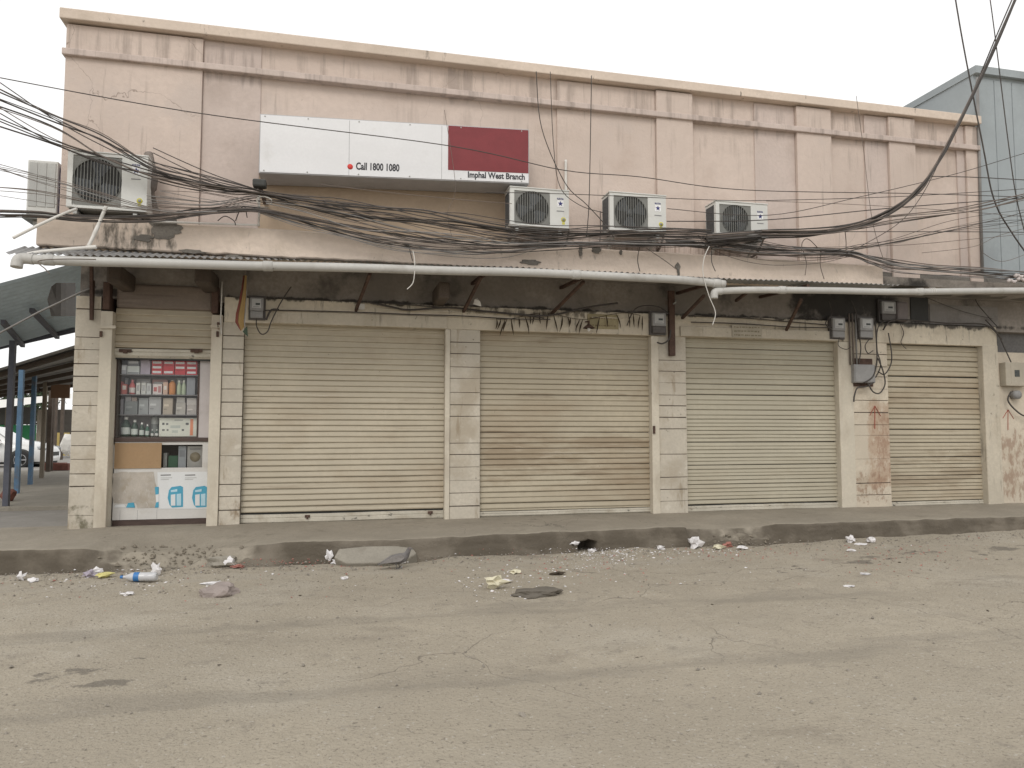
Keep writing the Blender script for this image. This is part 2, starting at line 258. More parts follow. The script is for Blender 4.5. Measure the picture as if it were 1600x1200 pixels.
def text_mesh(txt, size, font_scale=1.0):
    cu = bpy.data.curves.new('t', 'FONT'); cu.body = txt; cu.size = size; cu.extrude = .0015; cu.resolution_u = 3; cu.offset = .03
    o = bpy.data.objects.new('t', cu); COL.objects.link(o); dg = bpy.context.evaluated_depsgraph_get(); dg.update()
    me = bpy.data.meshes.new_from_object(o.evaluated_get(dg)); bpy.data.objects.remove(o); return me
def text(name, txt, x0, z0, w, Y, m, parent, h=None):
    "lettering standing on a wall plane: lower left corner, full width, facing -Y"
    me = text_mesh(txt, 1.0); xs = [v.co.x for v in me.vertices]; ys = [v.co.y for v in me.vertices]
    k = w / (max(xs) - min(xs)); kz = h / (max(ys) - min(ys)) if h else k; mx, my = min(xs), min(ys)
    mb = MB(); mb.add([(x0 + (v.co.x - mx) * k, Y - v.co.z * .6, z0 + (v.co.y - my) * kz) for v in me.vertices], [tuple(p.vertices) for p in me.polygons])
    return mb.build(name, m, parent, kind='stuff')


# ------------------------------------------------------------------ ground, road, pavement
def lerp_tab(tab, x):
    if x <= tab[0][0]: return tab[0][1]
    for (a, p), (b, q) in zip(tab, tab[1:]):
        if x <= b:
            t = (x - a) / (b - a); t = t * t * (3 - 2 * t); return p + (q - p) * t
    return tab[-1][1]
KERB_Y = -1.50
def road_z(x): return lerp_tab([(-4, -.258), (-2.5, -.25), (-.5, -.245), (1.2, -.252), (3.5, -.265), (5.6, -.245), (7, -.222), (9, -.20), (14, -.19)], x)
# how far the kerb edge has crumbled away (0 = sound, 1 = a full dirt ramp)
RAMP = [(-14, 0), (-2.50, 0), (-2.30, .35), (-1.95, .95), (-1.35, 1), (-1.05, .75), (-.75, .22), (-.5, 0), (4.18, 0), (4.24, .30), (4.6, .40), (5.1, .42), (5.34, .25), (5.42, 0), (20, 0)]
def kerb_edge(x): return lerp_tab([(-4, -1.48), (-2.5, -1.52), (-.5, -1.58), (.8, -1.62), (2, -1.48), (4.2, -1.36), (5.4, -1.42), (9, -1.40), (14, -1.4)], x) + .014 * N(x, 7.7, 0, 2.3) + .010 * N(x, 1.7, 0, 7) + .06 * max(0, N(x, 4.4, 0, 2.6) - .28) + .03 * max(0, N(x, 9.4, 0, 8) - .25)
HOLE = 2.87
def pave_pt(x, v):
    r = lerp_tab(RAMP, x); e = kerb_edge(x) + .40 * r; rz = road_z(x)
    top = .004 * N(x, 0, 3, .9) + .010 * FB(x, 9, 2, 2.2, 3)
    if v <= 1:                                   # top, wall side to edge
        y = .34 + (e - .34) * v; w = min(1, max(0, v - .12) * 3)
        z = top * w + .006 * FB(x, y, 5, 3.0) * w - .012 * v
        if v < .30: z += .035 * max(0, N(x, 2, 4, 1.1)) * math.exp(-((y + .05) / .09) ** 2)
        z -= .10 * r * max(0, v - .5) * 2 - .02 * r * FB(x, y, 2, 4, 3) * max(0, v - .5)
        return Vector((x, y, z))
    t = v - 1                                    # the face, 0..1
    ztop = -.012 + top + .006 * FB(x, e, 5, 3.0) - .10 * r + .02 * r * FB(x, e, 2, 4, 3) * .5
    run = .045 + .66 * r
    edge = min(1, t * 9)                         # a short rounded arris
    y = e - .018 * edge - run * t ** (1.0 if r < .05 else .8) - .008 * FB(x, t * 1.2, 6, 3, 3) * edge
    z = ztop + (rz - .06 - ztop) * max(0, (t - .05) / .95) - .010 * edge * (1 - t) + .11 * FB(x * 1.0, t * 1.5, 9, 3.4, 5) * r * math.sin(t * math.pi) + .008 * FB(x, t, 2, 9, 3) * math.sin(t * math.pi)
    dx = (x - HOLE) / .115                       # drain hole through the foot of the kerb
    if abs(dx) < 1 and t > .36 + .1 * dx * dx: y += .36
    return Vector((x, y, z))
xs = []; x = -14.0
while x < 17: xs.append(x); x += .028 if -4.5 < x < 11 else .12
vsn = lin(0, 1, 26) + lin(1.02, 2, 24)
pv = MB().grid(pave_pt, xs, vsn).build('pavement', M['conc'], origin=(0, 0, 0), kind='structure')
da = pv.data.attributes.new('shade_dirt', 'FLOAT', 'POINT'); nv_ = len(vsn)  # mask of the kerb face: dirt plus its shade painted into the colour
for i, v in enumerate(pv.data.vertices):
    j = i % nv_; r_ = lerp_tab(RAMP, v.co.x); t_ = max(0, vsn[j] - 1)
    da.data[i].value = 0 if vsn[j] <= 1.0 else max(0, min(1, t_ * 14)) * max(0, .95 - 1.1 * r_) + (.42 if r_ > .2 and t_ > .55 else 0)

def road_pt(x, y):
    d = KERB_Y - y
    z = road_z(x) - .012 * max(0, d) + .022 * FB(x, y, 1, .7, 5) + .008 * FB(x, y, 4, 5, 3) - .02 * (math.exp(-((y + 3.9) / .22) ** 2) + math.exp(-((y + 5.35) / .22) ** 2)) * (.6 + .5 * N(x, y, 6, .5))
    if d < .55: z += (.03 * max(0, N(x, y, 2, 1.6) + .2)) * (1 - max(0, d) / .55)
    z += .015 * max(0, N(x, y, 11, .45)) * math.exp(-max(0, d) / 1.2)
    return Vector((x, y, z))
xs = []; x = -16.0
while x < 20: xs.append(x); x += .05 if -4.5 < x < 11 else .25
ys = []; y = -14.0
while y < -1.0: ys.append(y); y += .05 if y > -5 else .2
MB().grid(road_pt, xs, ys).build('road', M['road'], origin=(0, 0, 0), kind='structure')
MB().add([(-600, -600, -.62), (600, -600, -.62), (600, 900, -.62), (-600, 900, -.62)], [(0, 1, 2, 3)]).build('ground', M['road'], origin=(0, 0, 0), kind='structure')
def yard_pt(x, y): return Vector((x, y, -.012 + .006 * FB(x, y, 3, .9, 3) - .012 * max(0, y - 14) + (.0 if y > .3 else -.03)))
MB().grid(yard_pt, lin(-40, -2.9, 90), lin(.3, 60, 120)).build('yard_floor', M['yard'], origin=(0, 0, 0), kind='structure')

# ------------------------------------------------------------------ the shop building
BL = thing('shop_building', (3.4, .3, 0), 'two storey pink shop building with a row of cream roller shutters', 'building')
ZL0, ZL1 = 2.535, 2.865                       # lintel
XR = 14.0
def pillar(name_label, x0, x1, m, z1, courses, seed, strip=None, y0=0.0, plainfoot=.0):
    "core, then one block per course with open joints"
    rn = random.Random(seed)
    core = box('pillar', M['groove'], x0 + .004, x1 - .004, y0 + .012, y0 + .36, -.05, z1, BL)
    if name_label: core['label'] = name_label
    z = plainfoot; h = (z1 - plainfoot) / courses
    edges = [plainfoot] + [plainfoot + h * (i + 1) + rn.uniform(-.012, .012) for i in range(courses - 1)] + [z1]
    zlow = -.05
    skip = False
    for i in range(courses):
        gap = rn.choice([.002, .003, .007, .010, .013, .015])
        a = zlow if i == 0 else edges[i] + gap / 2; b = edges[i + 1] - (gap / 2 if i < courses - 1 else 0)
        if b - a < .02: continue
        if skip: a = hold; skip = False
        elif i < courses - 1 and rn.random() < .18: hold = a; skip = True; continue
        d = rn.uniform(-.003, .003); q = rn.uniform(-.004, .004)
        mb = MB(); mb.box(x0, x1, y0 + d, y0 + .05, a, b); mb.v[5].z += q; mb.v[4].z -= q * .5
        mb.build('block', m, core, bevel=.004)
    return core
X = {k: WX(k, 0) for k in (112, 152, 172, 327, 345, 378, 695, 703, 750, 1018, 1030, 1073, 1311, 1334, 1389, 1538, 1562)}
pillar('cream corner pillar with open horizontal joints and a mossy foot', X[112], X[152], M['cream2'], 2.80, 17, 1)
pillar(None, X[345], X[378], M['cream2'], ZL0, 15, 2)
pillar(None, X[703], X[750], M['cream2'], ZL0, 15, 3)
pillar(None, X[1030], X[1073], M['cream2'], ZL0, 15, 4)
pillar('pillar with reddish brown spit stains and a painted red arrow', X[1334], X[1389], M['stained'], ZL0, 14, 5)
def channel(x0, x1, z1, y0=-.015, z0=-.04):
    "guide channel of a shutter: a folded steel post with a raised lip"
    mb = MB(); mb.box(x0, x1, y0, .3, z0, z1); return mb.build('guide_channel', M['rail'], BL, bevel=.006)
channel(X[152] + .004, X[172], 2.62, -.03); channel(X[327], X[345] - .004, 2.62, -.03)
for a, b in ((695, 703), (1018, 1030), (1311, 1334)): channel(X[a], X[b] - .004, ZL0 - .002, -.018)
box('pillar', M['cream'], X[1538], X[1562], -.02, .36, -.05, ZL0 + .02, BL, bevel=.012)
box('side_wall', M['stained'], X[1562] + .003, XR, .03, .4, -.05, 2.45, BL)
# lintel: beam, then a slightly proud plaster band over every shop
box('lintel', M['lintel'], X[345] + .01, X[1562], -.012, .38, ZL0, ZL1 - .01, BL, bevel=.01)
for a, b, zz in ((695, 750, .0), (1018, 1073, .0)):
    box('lintel_band', M['lintel'], X[a] - .9, X[b] + .9, -.03, -.0125, ZL0 + .225, ZL0 + .24, BL)
box('lintel_band', M['cream'], X[1073] - .10, X[1311] + .02, -.05, -.0125, ZL0 + .005, ZL0 + .15, BL, bevel=.006)
box('lintel_band', M['cream'], X[378] + .35, X[695] + .02, -.035, -.0125, ZL0 + .003, ZL0 + .165, BL, bevel=.006)
# sooty wall and deep shade under the projecting slab
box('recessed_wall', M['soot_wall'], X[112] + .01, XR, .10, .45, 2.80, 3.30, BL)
FZ0, FZ1 = 3.235, 3.565
FXL, FXR = -3.30, 7.66
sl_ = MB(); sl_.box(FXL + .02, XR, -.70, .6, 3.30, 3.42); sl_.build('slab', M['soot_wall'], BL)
# fascia: an uneven plastered edge
def fas(u, v):
    xx = FXL + (FXR - FXL) * u
    zb = FZ0 + .012 * N(xx, 3, 0, 2.5) + .01 * N(xx, 3, 4, 8); zt = FZ1 + .008 * N(xx, 5, 0, 1.7)
    prof = [(-.45, zt + .01), (-.735, zt), (-.75, zt - .015)] + [(-.75 + .006 * N(xx, k, 2, 1.5), zt - .015 + (zb + .015 - zt) * k / 6) for k in range(1, 6)] + [(-.75, zb + .012), (-.735, zb), (-.45, zb)]
    y, z = prof[v]; return Vector((xx, y, z))
fm = MB().grid(fas, lin(0, 1, 220), list(range(11)), False)
for s_, xx in ((1, FXR), (-1, FXL)): fm.box(*((xx - .02, xx) if s_ > 0 else (xx, xx + .02)), -.744, -.45, FZ0 + .02, FZ1 - .012)
fm.build('fascia', M['fascia'], BL)
# fallen plaster: shallow irregular patches of bare cement on the fascia
def blob(name, cx, cz, rx, rz, Y, m, parent, seed, n=22, th=.006, sharp=.35):
    rn = random.Random(seed); poly = []
    for k in range(n):
        a = 2 * math.pi * k / n; r = 1 + sharp * noise.noise(Vector((math.cos(a) * 1.7 + seed * 3.1, math.sin(a) * 1.7, seed)))* 1.6 + rn.uniform(-.06, .06)
        poly.append((cx + rx * r * math.cos(a), cz + rz * r * math.sin(a)))
    return MB().prism(poly, Y - th, Y + .01).build(name, m, parent)
for (px, py, rx, rz, sd) in ((907, 391, .025, .07, 21), (932, 390, .06, .05, 22), (1059, 416, .035, .05, 23), (1060, 426, .015, .06, 24), (828, 410, .13, .03, 25), (970, 394, .02, .03, 26), (253, 363, .13, .075, 1), (262, 355, .17, .10, 2), (225, 372, .10, .04, 3), (300, 393, .13, .025, 4), (365, 401, .10, .02, 13)):
    p = W(px, py, -.755); blob('bare_plaster_patch', p.x, p.z, rx, rz, -.757 - .0007 * (sd % 20), M['render_grey'], BL, sd)
# upper storey wall
UY = -.30; UX0, UX1 = WX(97, UY, 300), WX(1529, UY, 350); UZ1 = 6.02
xs_ = {k: WX(k, UY, 320) for k in (312, 404, 800, 870, 1024, 1081, 1180, 1243, 1297, 1352, 1387, 1428, 1496)}
up = box('upper_wall', M['pink'], UX0, UX1, UY, .4, 3.425, UZ1, BL)
def pil(a, b, d, m='pink', z1=UZ1 - .02):
    box('pilaster', M[m], a, b, UY - d, UY + .02, 3.43, z1, up, bevel=.008)
pil(UX0 - .005, xs_[312], .055)
pil(xs_[312] + .002, xs_[404], .016, 'pink2')
pil(xs_[870], xs_[1024], .03)
pil(xs_[1024] + .002, xs_[1081], .075)
pil(xs_[1180], xs_[1243], .02, 'pink2'); pil(xs_[1243] + .002, xs_[1297], .075)
pil(xs_[1352], xs_[1387], .03, 'pink2'); pil(xs_[1387] + .002, xs_[1428], .075)
pil(xs_[1496], WX(1508, UY, 320), .025, 'pink2'); pil(WX(1508, UY, 320) + .002, UX1 - .003, .06)
# tan panel under the sign board
box('tan_panel', M['tan'], xs_[404] + .004, xs_[800] - .06, UY - .012, UY + .02, 3.6, 4.95, up)
# parapet coping and a string course
box('coping', M['fascia'], UX0 - .06, UX1, UY - .14, .45, UZ1, UZ1 + .13, up, bevel=.012)
box('string_course', M['pink2'], UX0 - .03, UX1 - .01, UY - .11, UY + .01, UZ1 - .42, UZ1 - .34, up, bevel=.01)
# right end: bare beam and wall where the fascia stops
def beam_pt(u, v):
    xx = FXR + .01 + (XR - FXR) * u; q = [(-.1, 3.585), (-.335, 3.58), (-.345, 3.5), (-.342, 3.4), (-.335, 3.30), (-.1, 3.295)][v]
    return Vector((xx, q[0] + .012 * N(xx, v, 1, 2.5), q[1] + .02 * N(xx, v, 3, 3)))
MB().grid(beam_pt, lin(0, 1, 90), list(range(6)), False).build('bare_beam', M['render_grey'], BL)
p = W(1515, 485, .095); box('plaster_panel', mat('grey_plaster_panel', (.26, .245, .23), .9, .12, 2, [((.15, .13, .12), .5, 3, .5, .2)], .4), WX(1452, .095, 485), WX(1558, .095, 485), .085, .12, 2.88, 3.2, BL)
# red arrows sprayed on the walls
def arrow(px, py, hpx, Y, lab):
    a, b = W(px, py + hpx, Y), W(px, py, Y); mb = MB(); r = .007; tip = b
    mb.bar(a, b, .012, .003); mb.bar(tip, W(px - 8, py + hpx * .42, Y), .012, .003); mb.bar(tip, W(px + 9, py + hpx * .45, Y), .012, .003)
    o = mb.build('painted_arrow', plain('faded_red_spray_paint', (.34, .09, .06), .9), BL); o['label'] = lab
arrow(1367, 634, 36, -.006, 'red arrow sprayed on the stained pillar'); arrow(1575, 640, 32, .026, 'red arrow sprayed below the cream meter box')

# ------------------------------------------------------------------ roller shutters
def slat_mesh(x0, x1, p, m, seed, depth=.02):
    rn = random.Random(seed); nx = 5
    prof = [(.007, 0.0), (-.006, .06), (-.011, .19), (-.004, .36), (-.001, .68), (.007, 1.0)]
    mb = MB()
    def fn(u, v):
        y, z = prof[v]; xx = x0 + (x1 - x0) * u
        return Vector((xx, y * (p / .075) + .007 * N(xx, seed, v * .2, 1.3), z * p + .0035 * N(xx, seed * 2.3, 0, .9) * (1 if 0 < v < 5 else .0)))
    mb.grid(fn, lin(0, 1, nx), list(range(6)), True); return mb
def shutter(label, x0, x1, z0, z1, pitches, m, Y, seed, rail_h=.10, lockx=()):
    root = link('rolling_shutter', None, BL); root['label'] = label
    rn = random.Random(seed); bank = {}
    z = z1; i = 0
    for p in pitches:
        if z - p < z0 + rail_h - .004: p = z - (z0 + rail_h)
        if p < .02: break
        key = (round(p, 3), rn.randrange(5))
        if key not in bank:
            mb = slat_mesh(x0, x1, p, m, seed * 10 + key[1] + p * 100)
            me = bpy.data.meshes.new('slat'); me.from_pydata(mb.v, [], mb.f); me.polygons.foreach_set('use_smooth', mb.sm); me.materials.append(m); bank[key] = me
        o = link('slat', bank[key], root); z -= p
        o.location = Vector((0, Y + rn.uniform(-.0025, .0025), z)) - ROOT[root]
        o.rotation_euler = (rn.uniform(-.03, .03), rn.uniform(-.0012, .0012), 0)
        i += 1
    mb = MB(); n = 24
    zb = lambda xx: z0 + .006 * N(xx, seed, 0, 1.5)
    def br(u, v):
        xx = x0 + (x1 - x0) * u; pr = [(.012, rail_h - .004), (-.010, rail_h - .008), (-.012, rail_h * .55), (-.004, rail_h * .5), (-.012, rail_h * .42), (-.012, .0), (.02, -.03)][v]
        return Vector((xx, Y + pr[0] + .004 * N(xx, seed, v, 2), zb(xx) + pr[1]))
    mb.grid(br, lin(0, 1, n), list(range(7)), False); br_o = mb.build('bottom_rail', M['railbot'], root)
    box('shutter_gap', M['acdark'], x0, x1, Y + .03, Y + .05, z0 - .05, z1 + .02, root)
    return root
M['railbot'] = mat('chipped_cream_bottom_rail', (.50, .465, .39), .7, .1, 3, [((.30, .25, .18), .5, 4, .5, .2), (SOOT, .75, 9, .62, .06, (1, 1, 2))], .3, 40)
SY = .09
def sx(px): return WX(px, SY)
g = .012
shutter('widest shutter, evenly ribbed cream with a chipped bottom rail', X[378] + .001, X[695] - .001, .012, ZL0 + .02, [.0735] * 40, M['slat'], SY, 11)
shutter('cream shutter with a brown dirty band across its lower half', X[750] + .001, X[1018] - .001, .018, ZL0 + .02, [.0742] * 40, M['slat2'], SY, 23, .06)
shutter('greenish cream shutter with narrower ribs in its lower half', X[1073] + .001, X[1311] - .001, .006, ZL0 + .005, [.0765] * 15 + [.056] * 40, M['slat3'], SY, 37, .08)
shutter('narrowest fully closed shutter, next to the stained pillar', X[1389] + .001, X[1538] - .001, .006, ZL0 - .005, [.084] * 17 + [.058] * 40, M['slat2'], SY, 41, .06)
# half raised shutter of the medicine shop
zt, zb_ = WZ(250, 485, .1), WZ(250, 556, .1)
shutter('half raised shutter above the glass medicine showcase', X[172] + .001, X[327] - .001, zb_, zt + .01, [.083] * 7, M['slat'], .10, 53, .09)
hz0, hz1 = zt + .012, WZ(250, 446, .1)
box('shutter_drum', M['housing'], X[172] + .005, X[327] - .005, .06, .30, hz0, hz1, BL, bevel=.03)
for px, lab in ((166, 0), (336, 0)):
    xx = WX(px, -.03, 470); box('drum_bracket', M['rustiron'], xx - .045, xx + .035, -.02, .28, 2.64, 2.98, BL, bevel=.01)
for px in (196, 307):
    q = W(px, 548, .08); mb = MB(); mb.box(q.x - .07, q.x + .07, .062, .082, q.z - .02, q.z + .02); mb.box(q.x - .02, q.x + .03, .05, .062, q.z - .035, q.z + .012); mb.build('shutter_lock', M['rustiron'], BL, bevel=.004)
q = W(1022, 672, -.02); mb = MB(); mb.box(q.x - .02, q.x + .012, -.045, -.0185, q.z - .05, q.z + .06); mb.build('shutter_lock', M['rustiron'], BL, bevel=.006)

# ------------------------------------------------------------------ awning sheet, struts, gutter pipes
def wave_sheet(name, m, A, B, C_, D_, nw, amp, parent=None, along='u', seg=6, **k):
    "corrugated sheet over the quad A-B (near edge), D-C (far edge); ridges run from near to far, or along the near edge"
    A, B, C_, D_ = map(Vector, (A, B, C_, D_)); nrm = (B - A).cross(D_ - A).normalized()
    nu, nv = (nw * seg + 1, 5) if along == 'u' else (9, nw * seg + 1)
    def fn(u, v):
        p = (A * (1 - u) + B * u) * (1 - v) + (D_ * (1 - u) + C_ * u) * v
        t = u if along == 'u' else v
        return p + nrm * (amp * math.cos(2 * math.pi * nw * t) + .012 * N(p.x, p.y, 3, 1.1))
    return MB().grid(fn, lin(0, 1, nu), lin(0, 1, nv), True).build(name, m, parent, **k)
AW = thing('corrugated_awning', (2.1, -1.0, 3.05), 'narrow corrugated metal awning strip running under the pink fascia', 'awning')
def awz(x): return lerp_tab([(-3.6, 3.035), (-.7, 3.115), (2.5, 3.165), (5, 3.16), (7.6, 3.19)], x)
segs = [(-3.45, -.68), (-.70, 2.05), (2.03, 4.85), (4.83, 7.62)]
for i, (a, b) in enumerate(segs):
    wave_sheet('sheet', M['tin'], (a, -1.12, awz(a) + .004 * i), (b, -1.12, awz(b) + .004 * i), (b, -.64, 3.226 if a < 4 else 3.222), (a, -.64, 3.226 if a < 4 else 3.222), int((b - a) / .076), .011, AW)
for (px0, py0, px1, py1) in ((556, 485, 578, 428), (724, 487, 752, 432), (862, 490, 912, 440), (1062, 462, 1048, 462), (1066, 497, 1100, 462), (1228, 517, 1252, 468), (143, 500, 143, 418), (1150, 470, 1176, 450)):
    if py0 == py1: continue
    a = W(px0, py0, -.02); b = W(px1, py1, -.9); b.z = min(b.z, awz(b.x) - .03)
    if px0 == 143: a = W(143, 500, -.03); b = W(143, 408, -.05)
    MB().bar(a, b, .035, .035).build('strut', M['rustiron'], AW)
for px in (300, 580, 760, 912, 1110, 1250):
    xx = WX(px, -.9, 440); MB().bar((xx, -1.08, awz(xx) - .035), (xx, .1, 3.19), .04, .04).build('rafter', M['rustiron'], AW)
P_ = thing('rusty_post', W(1051, 556, -.06), 'rusty brown iron post fixed beside the meter between two shutters', 'post')
a = W(1051, 556, -.06); b = W(1051, 437, -.06); xx = a.x
box('upright', M['rustiron'], xx - .05, xx + .04, -.075, -.02, a.z, 3.19, P_, bevel=.004)
MB().tube([(xx, -.10, 2.99), (xx + .03, -.12, 3.01), (xx + .04, -.10, 3.05)], .012, 6).build('hook', M['galv'], P_)
q = W(143, 465, -.05); box('iron_flat', M['rustiron'], q.x - .02, q.x + .02, -.02, -.006, WZ(143, 500, 0), 2.99, AW)

def pipe(name, pts, r, m, label, couplings=(), elbow=None, group=None, Ys=None):
    path = smooth_path([W(x, y, Y) for x, y, Y in pts], 8)
    root = thing(name, path[0], label, 'pipe', group)
    MB().tube(path, r, 14).build('pipe_run', m, root)
    for i in couplings:
        k = min(len(path) - 2, int(i * (len(path) - 1))); a, b = path[k], path[k + 1]; d = (b - a).normalized()
        MB().tube([a - d * .055, a - d * .05, a + d * .05, a + d * .055], [r, r * 1.16, r * 1.16, r], 14).build('coupling', m, root)
    return root, path
PY = -1.10
pp, path = pipe('gutter_pipe', [(48, 405, PY), (120, 408, PY), (240, 411, PY), (380, 415, PY), (540, 418, PY), (700, 423, PY), (800, 425, PY), (900, 429, PY), (1000, 434, PY), (1060, 437, PY), (1132, 444, PY)], .052, M['pvc'], 'long sagging grey gutter pipe along the awning edge', (.06, .335, .705, .985))
a = path[0]; MB().tube(smooth_path([a + Vector((.03, 0, 0)), a + Vector((-.06, 0, .005)), a + Vector((-.11, -.02, -.02)), a + Vector((-.12, -.03, -.10))], 5), .058, 14).build('elbow', M['pvc'], pp)
pp, path = pipe('gutter_pipe', [(1122, 455, PY), (1180, 453, PY), (1300, 454, PY), (1400, 456, PY), (1500, 455, PY), (1610, 454, PY), (1700, 455, PY)], .045, M['pvc'], 'shorter straight grey gutter pipe at the right with a downturned end', (.24, .57))
a = path[0]; MB().tube(smooth_path([a + Vector((.05, 0, 0)), a + Vector((-.02, 0, -.003)), a + Vector((-.055, 0, -.03)), a + Vector((-.06, 0, -.10))], 5), .05, 14).build('elbow', M['pvc'], pp)
for px in (1453, 1456, 1459):
    c = W(px, 455, PY); MB().lathe(c, [(.047, -.006), (.051, 0), (.047, .006)], 14, 'X').build('wire_tie', M['cable_white'], pp)
pipe('conduit_pipe', [(236, 346, -.80), (320, 349, -.78), (406, 352, -.78)], .012, M['white_pvc'], 'thin white conduit lying along the top of the pink fascia')
pipe('conduit_pipe', [(404, 352, -.80), (405, 330, -.80), (405, 303, -.80)], .012, M['white_pvc'], 'short upright white conduit below the cable knot')
pipe('drain_pipe', [(166, 322, -.98), (150, 360, -1.0), (138, 385, -1.02)], .019, M['white_pvc'], 'slanting white drain pipe under the corner air conditioner', (.5,))
pipe('drain_pipe', [(149, 386, -1.03), (110, 389, -1.03), (60, 394, -1.03), (30, 400, -1.03)], .019, M['white_pvc'], 'white drain pipe end lying on the awning corner', (.1,))
pipe('drain_pipe', [(120, 326, -.9), (95, 336, -.98), (60, 352, -1.05), (20, 372, -1.1)], .016, M['white_pvc'], 'thin white hose sloping down from the corner air conditioner to the left')
pipe('upright_pipe', [(884, 250, -.36), (884, 296, -.36), (885, 340, -.36)], .018, M['white_pvc'], 'upright white pipe behind the air conditioner beside the sign')

# ------------------------------------------------------------------ air conditioners
def star(cx, cz, r, Y, m, parent, name='star'):
    poly = []
    for k in range(10):
        a = math.pi / 2 + k * math.pi / 5; rr = r if k % 2 == 0 else r * .42; poly.append((cx + rr * math.cos(a), cz + rr * math.sin(a)))
    return MB().prism(poly, Y - .002, Y).build(name, m, parent)
def aircon(x0, zb, w, h, d, yf, label, sticker=True, platform=False):
    "front face at yf, the unit reaches back by d; feet at zb"
    r = thing('air_conditioner', (x0 + w / 2, yf + d / 2, zb), label, 'air conditioner', 'outdoor air conditioner units on the upper wall')
    x1 = x0 + w; z0 = zb + .03; z1 = z0 + h
    gx0, gx1 = x0 + .055, x0 + w * .675
    # casing with an opening for the fan
    mb = MB(); mb.box(x0, x1, yf + .02, yf + d, z0, z1); mb.build('casing', M['acwhite'], r, bevel=.012)
    fp = MB(); fp.box(gx1, x1, yf, yf + .02, z0, z1); fp.box(x0, gx0, yf, yf + .02, z0, z1); fp.box(gx0, gx1, yf, yf + .02, z1 - .035, z1); fp.box(gx0, gx1, yf, yf + .02, z0, z0 + .03)
    fp.build('front_panel', M['acwhite'], r)
    box('lid', M['acwhite'], x0 - .008, x1 + .008, yf - .01, yf + d + .006, z1, z1 + .016, r, bevel=.005)
    gz0, gz1 = z0 + .03, z1 - .035; cx, cz = (gx0 + gx1) / 2, (gz0 + gz1) / 2; R = min(gx1 - gx0, gz1 - gz0) / 2 + .004
    # grille plate with a round hole, fan behind it, bars in front
    n = 40; pts = []
    for k in range(n):
        a = 2 * math.pi * k / n; pts.append((cx + R * math.cos(a), cz + R * math.sin(a)))
    out = []
    for k in range(n):
        a = 2 * math.pi * k / n; c, s_ = math.cos(a), math.sin(a); q = max(abs(c) / ((gx1 - gx0) / 2), abs(s_) / ((gz1 - gz0) / 2)); out.append((cx + c / q, cz + s_ / q))
    mb = MB(); mb.add([(x, yf + .008, z) for x, z in pts] + [(x, yf + .008, z) for x, z in out], [(k, (k + 1) % n, n + (k + 1) % n, n + k) for k in range(n)])
    mb.add([(x, yf + .008, z) for x, z in pts] + [(x, yf + .019, z) for x, z in pts], [(k, (k + 1) % n, n + (k + 1) % n, n + k) for k in range(n)])
    mb.build('grille_plate', M['acgrille'], r)
    mb = MB(); mb.lathe((cx, yf + .0185, cz), [(0.001, 0), (R, 0)], 32, 'Y'); mb.build('fan_recess', M['acdark'], r)
    fan = MB()
    for b in range(3):
        a0 = b * 2.094 + hash(label) % 7
        fan.add([(cx + rr * math.cos(a0 + t), yf + .0125 + .004 * t, cz + rr * math.sin(a0 + t)) for rr in (.05, R * .9) for t in (0, .5, 1.0)], [(0, 1, 4, 3), (1, 2, 5, 4)])
    fan.lathe((cx, yf + .012, cz), [(.001, 0), (.055, 0), (.055, .006)], 16, 'Y'); fan.build('fan', M['acfin'], r)
    gr = MB(); nb = 15
    for k in range(nb):
        x = gx0 + (gx1 - gx0) * (k + .5) / nb; hh = math.sqrt(max(0, R * R - (x - cx) ** 2)) if abs(x - cx) < R else 0
        if hh > .03: gr.box(x - .0035, x + .0035, yf - .004, yf + .006, cz - hh, cz + hh)
    for rr in (1.0,): gr.tube([(cx + R * rr * math.cos(t), yf + .002, cz + R * rr * math.sin(t)) for t in lin(0, 2 * math.pi, 33)], .003, 4, False)
    gr.build('grille', M['acgrille'], r, kind='stuff')
    # badge, lettering, sticker, handle
    bx = gx1 + (x1 - gx1) * .55; bw = .085; bz = z1 - .17
    bd = box('badge', M['whiteprint'], bx - bw / 2, bx + bw / 2, yf - .003, yf + .001, bz - .045, bz + .045, r)
    star(bx, bz, .037, yf - .003, M['navy'], bd); text('lettering', 'BLUE STAR', bx - bw / 2, bz + .052, bw, yf - .001, M['navy'], bd, .024)
    box('name_strip', M['greyprint'], bx - .05, bx + .05, yf - .002, yf + .001, bz - .105, bz - .092, r)
    if sticker:
        sx_ = x1 - .075; st = MB().lathe((sx_, yf - .002, z0 + .12), [(.001, 0), (.032, 0), (.032, .003)], 18, 'Y').build('sticker', M['yellowprint'], r)
        MB().lathe((sx_, yf - .0035, z0 + .122), [(.001, 0), (.018, 0), (.018, .002)], 14, 'Y').build('sticker_mark', M['greyprint'], st)
        box('sticker_foot', M['yellowprint'], sx_ - .018, sx_ + .018, yf - .002, yf + .001, z0 + .055, z0 + .085, st)
    # side fins, left face
    mb = MB()
    for k in range(14): mb.box(x0 - .004, x0 + .002, yf + .05 + k * (d - .08) / 14, yf + .062 + k * (d - .08) / 14, z0 + .04, z1 - .04)
    mb.build('side_fins', M['acfin'], r, kind='stuff')
    box('drain_tray', M['acgrille'], x0 + .02, x1 - .02, yf + .03, yf + d - .02, z0 - .012, z0 + .002, r)
    for fx in (x0 + .09, x1 - .12):
        box('foot', M['acdark'], fx - .03, fx + .03, yf + .02, yf + d - .02, zb + .002, z0 - .011, r)
        br = MB(); br.bar((fx, UY, zb - .02), (fx, yf + .0, zb - .02), .04, .04); br.bar((fx, UY + .005, zb - .30), (fx, yf + .12, zb - .04), .03, .03)
        br.build('wall_bracket', M['galv'], r)
    return r, (x1, z0, z1)
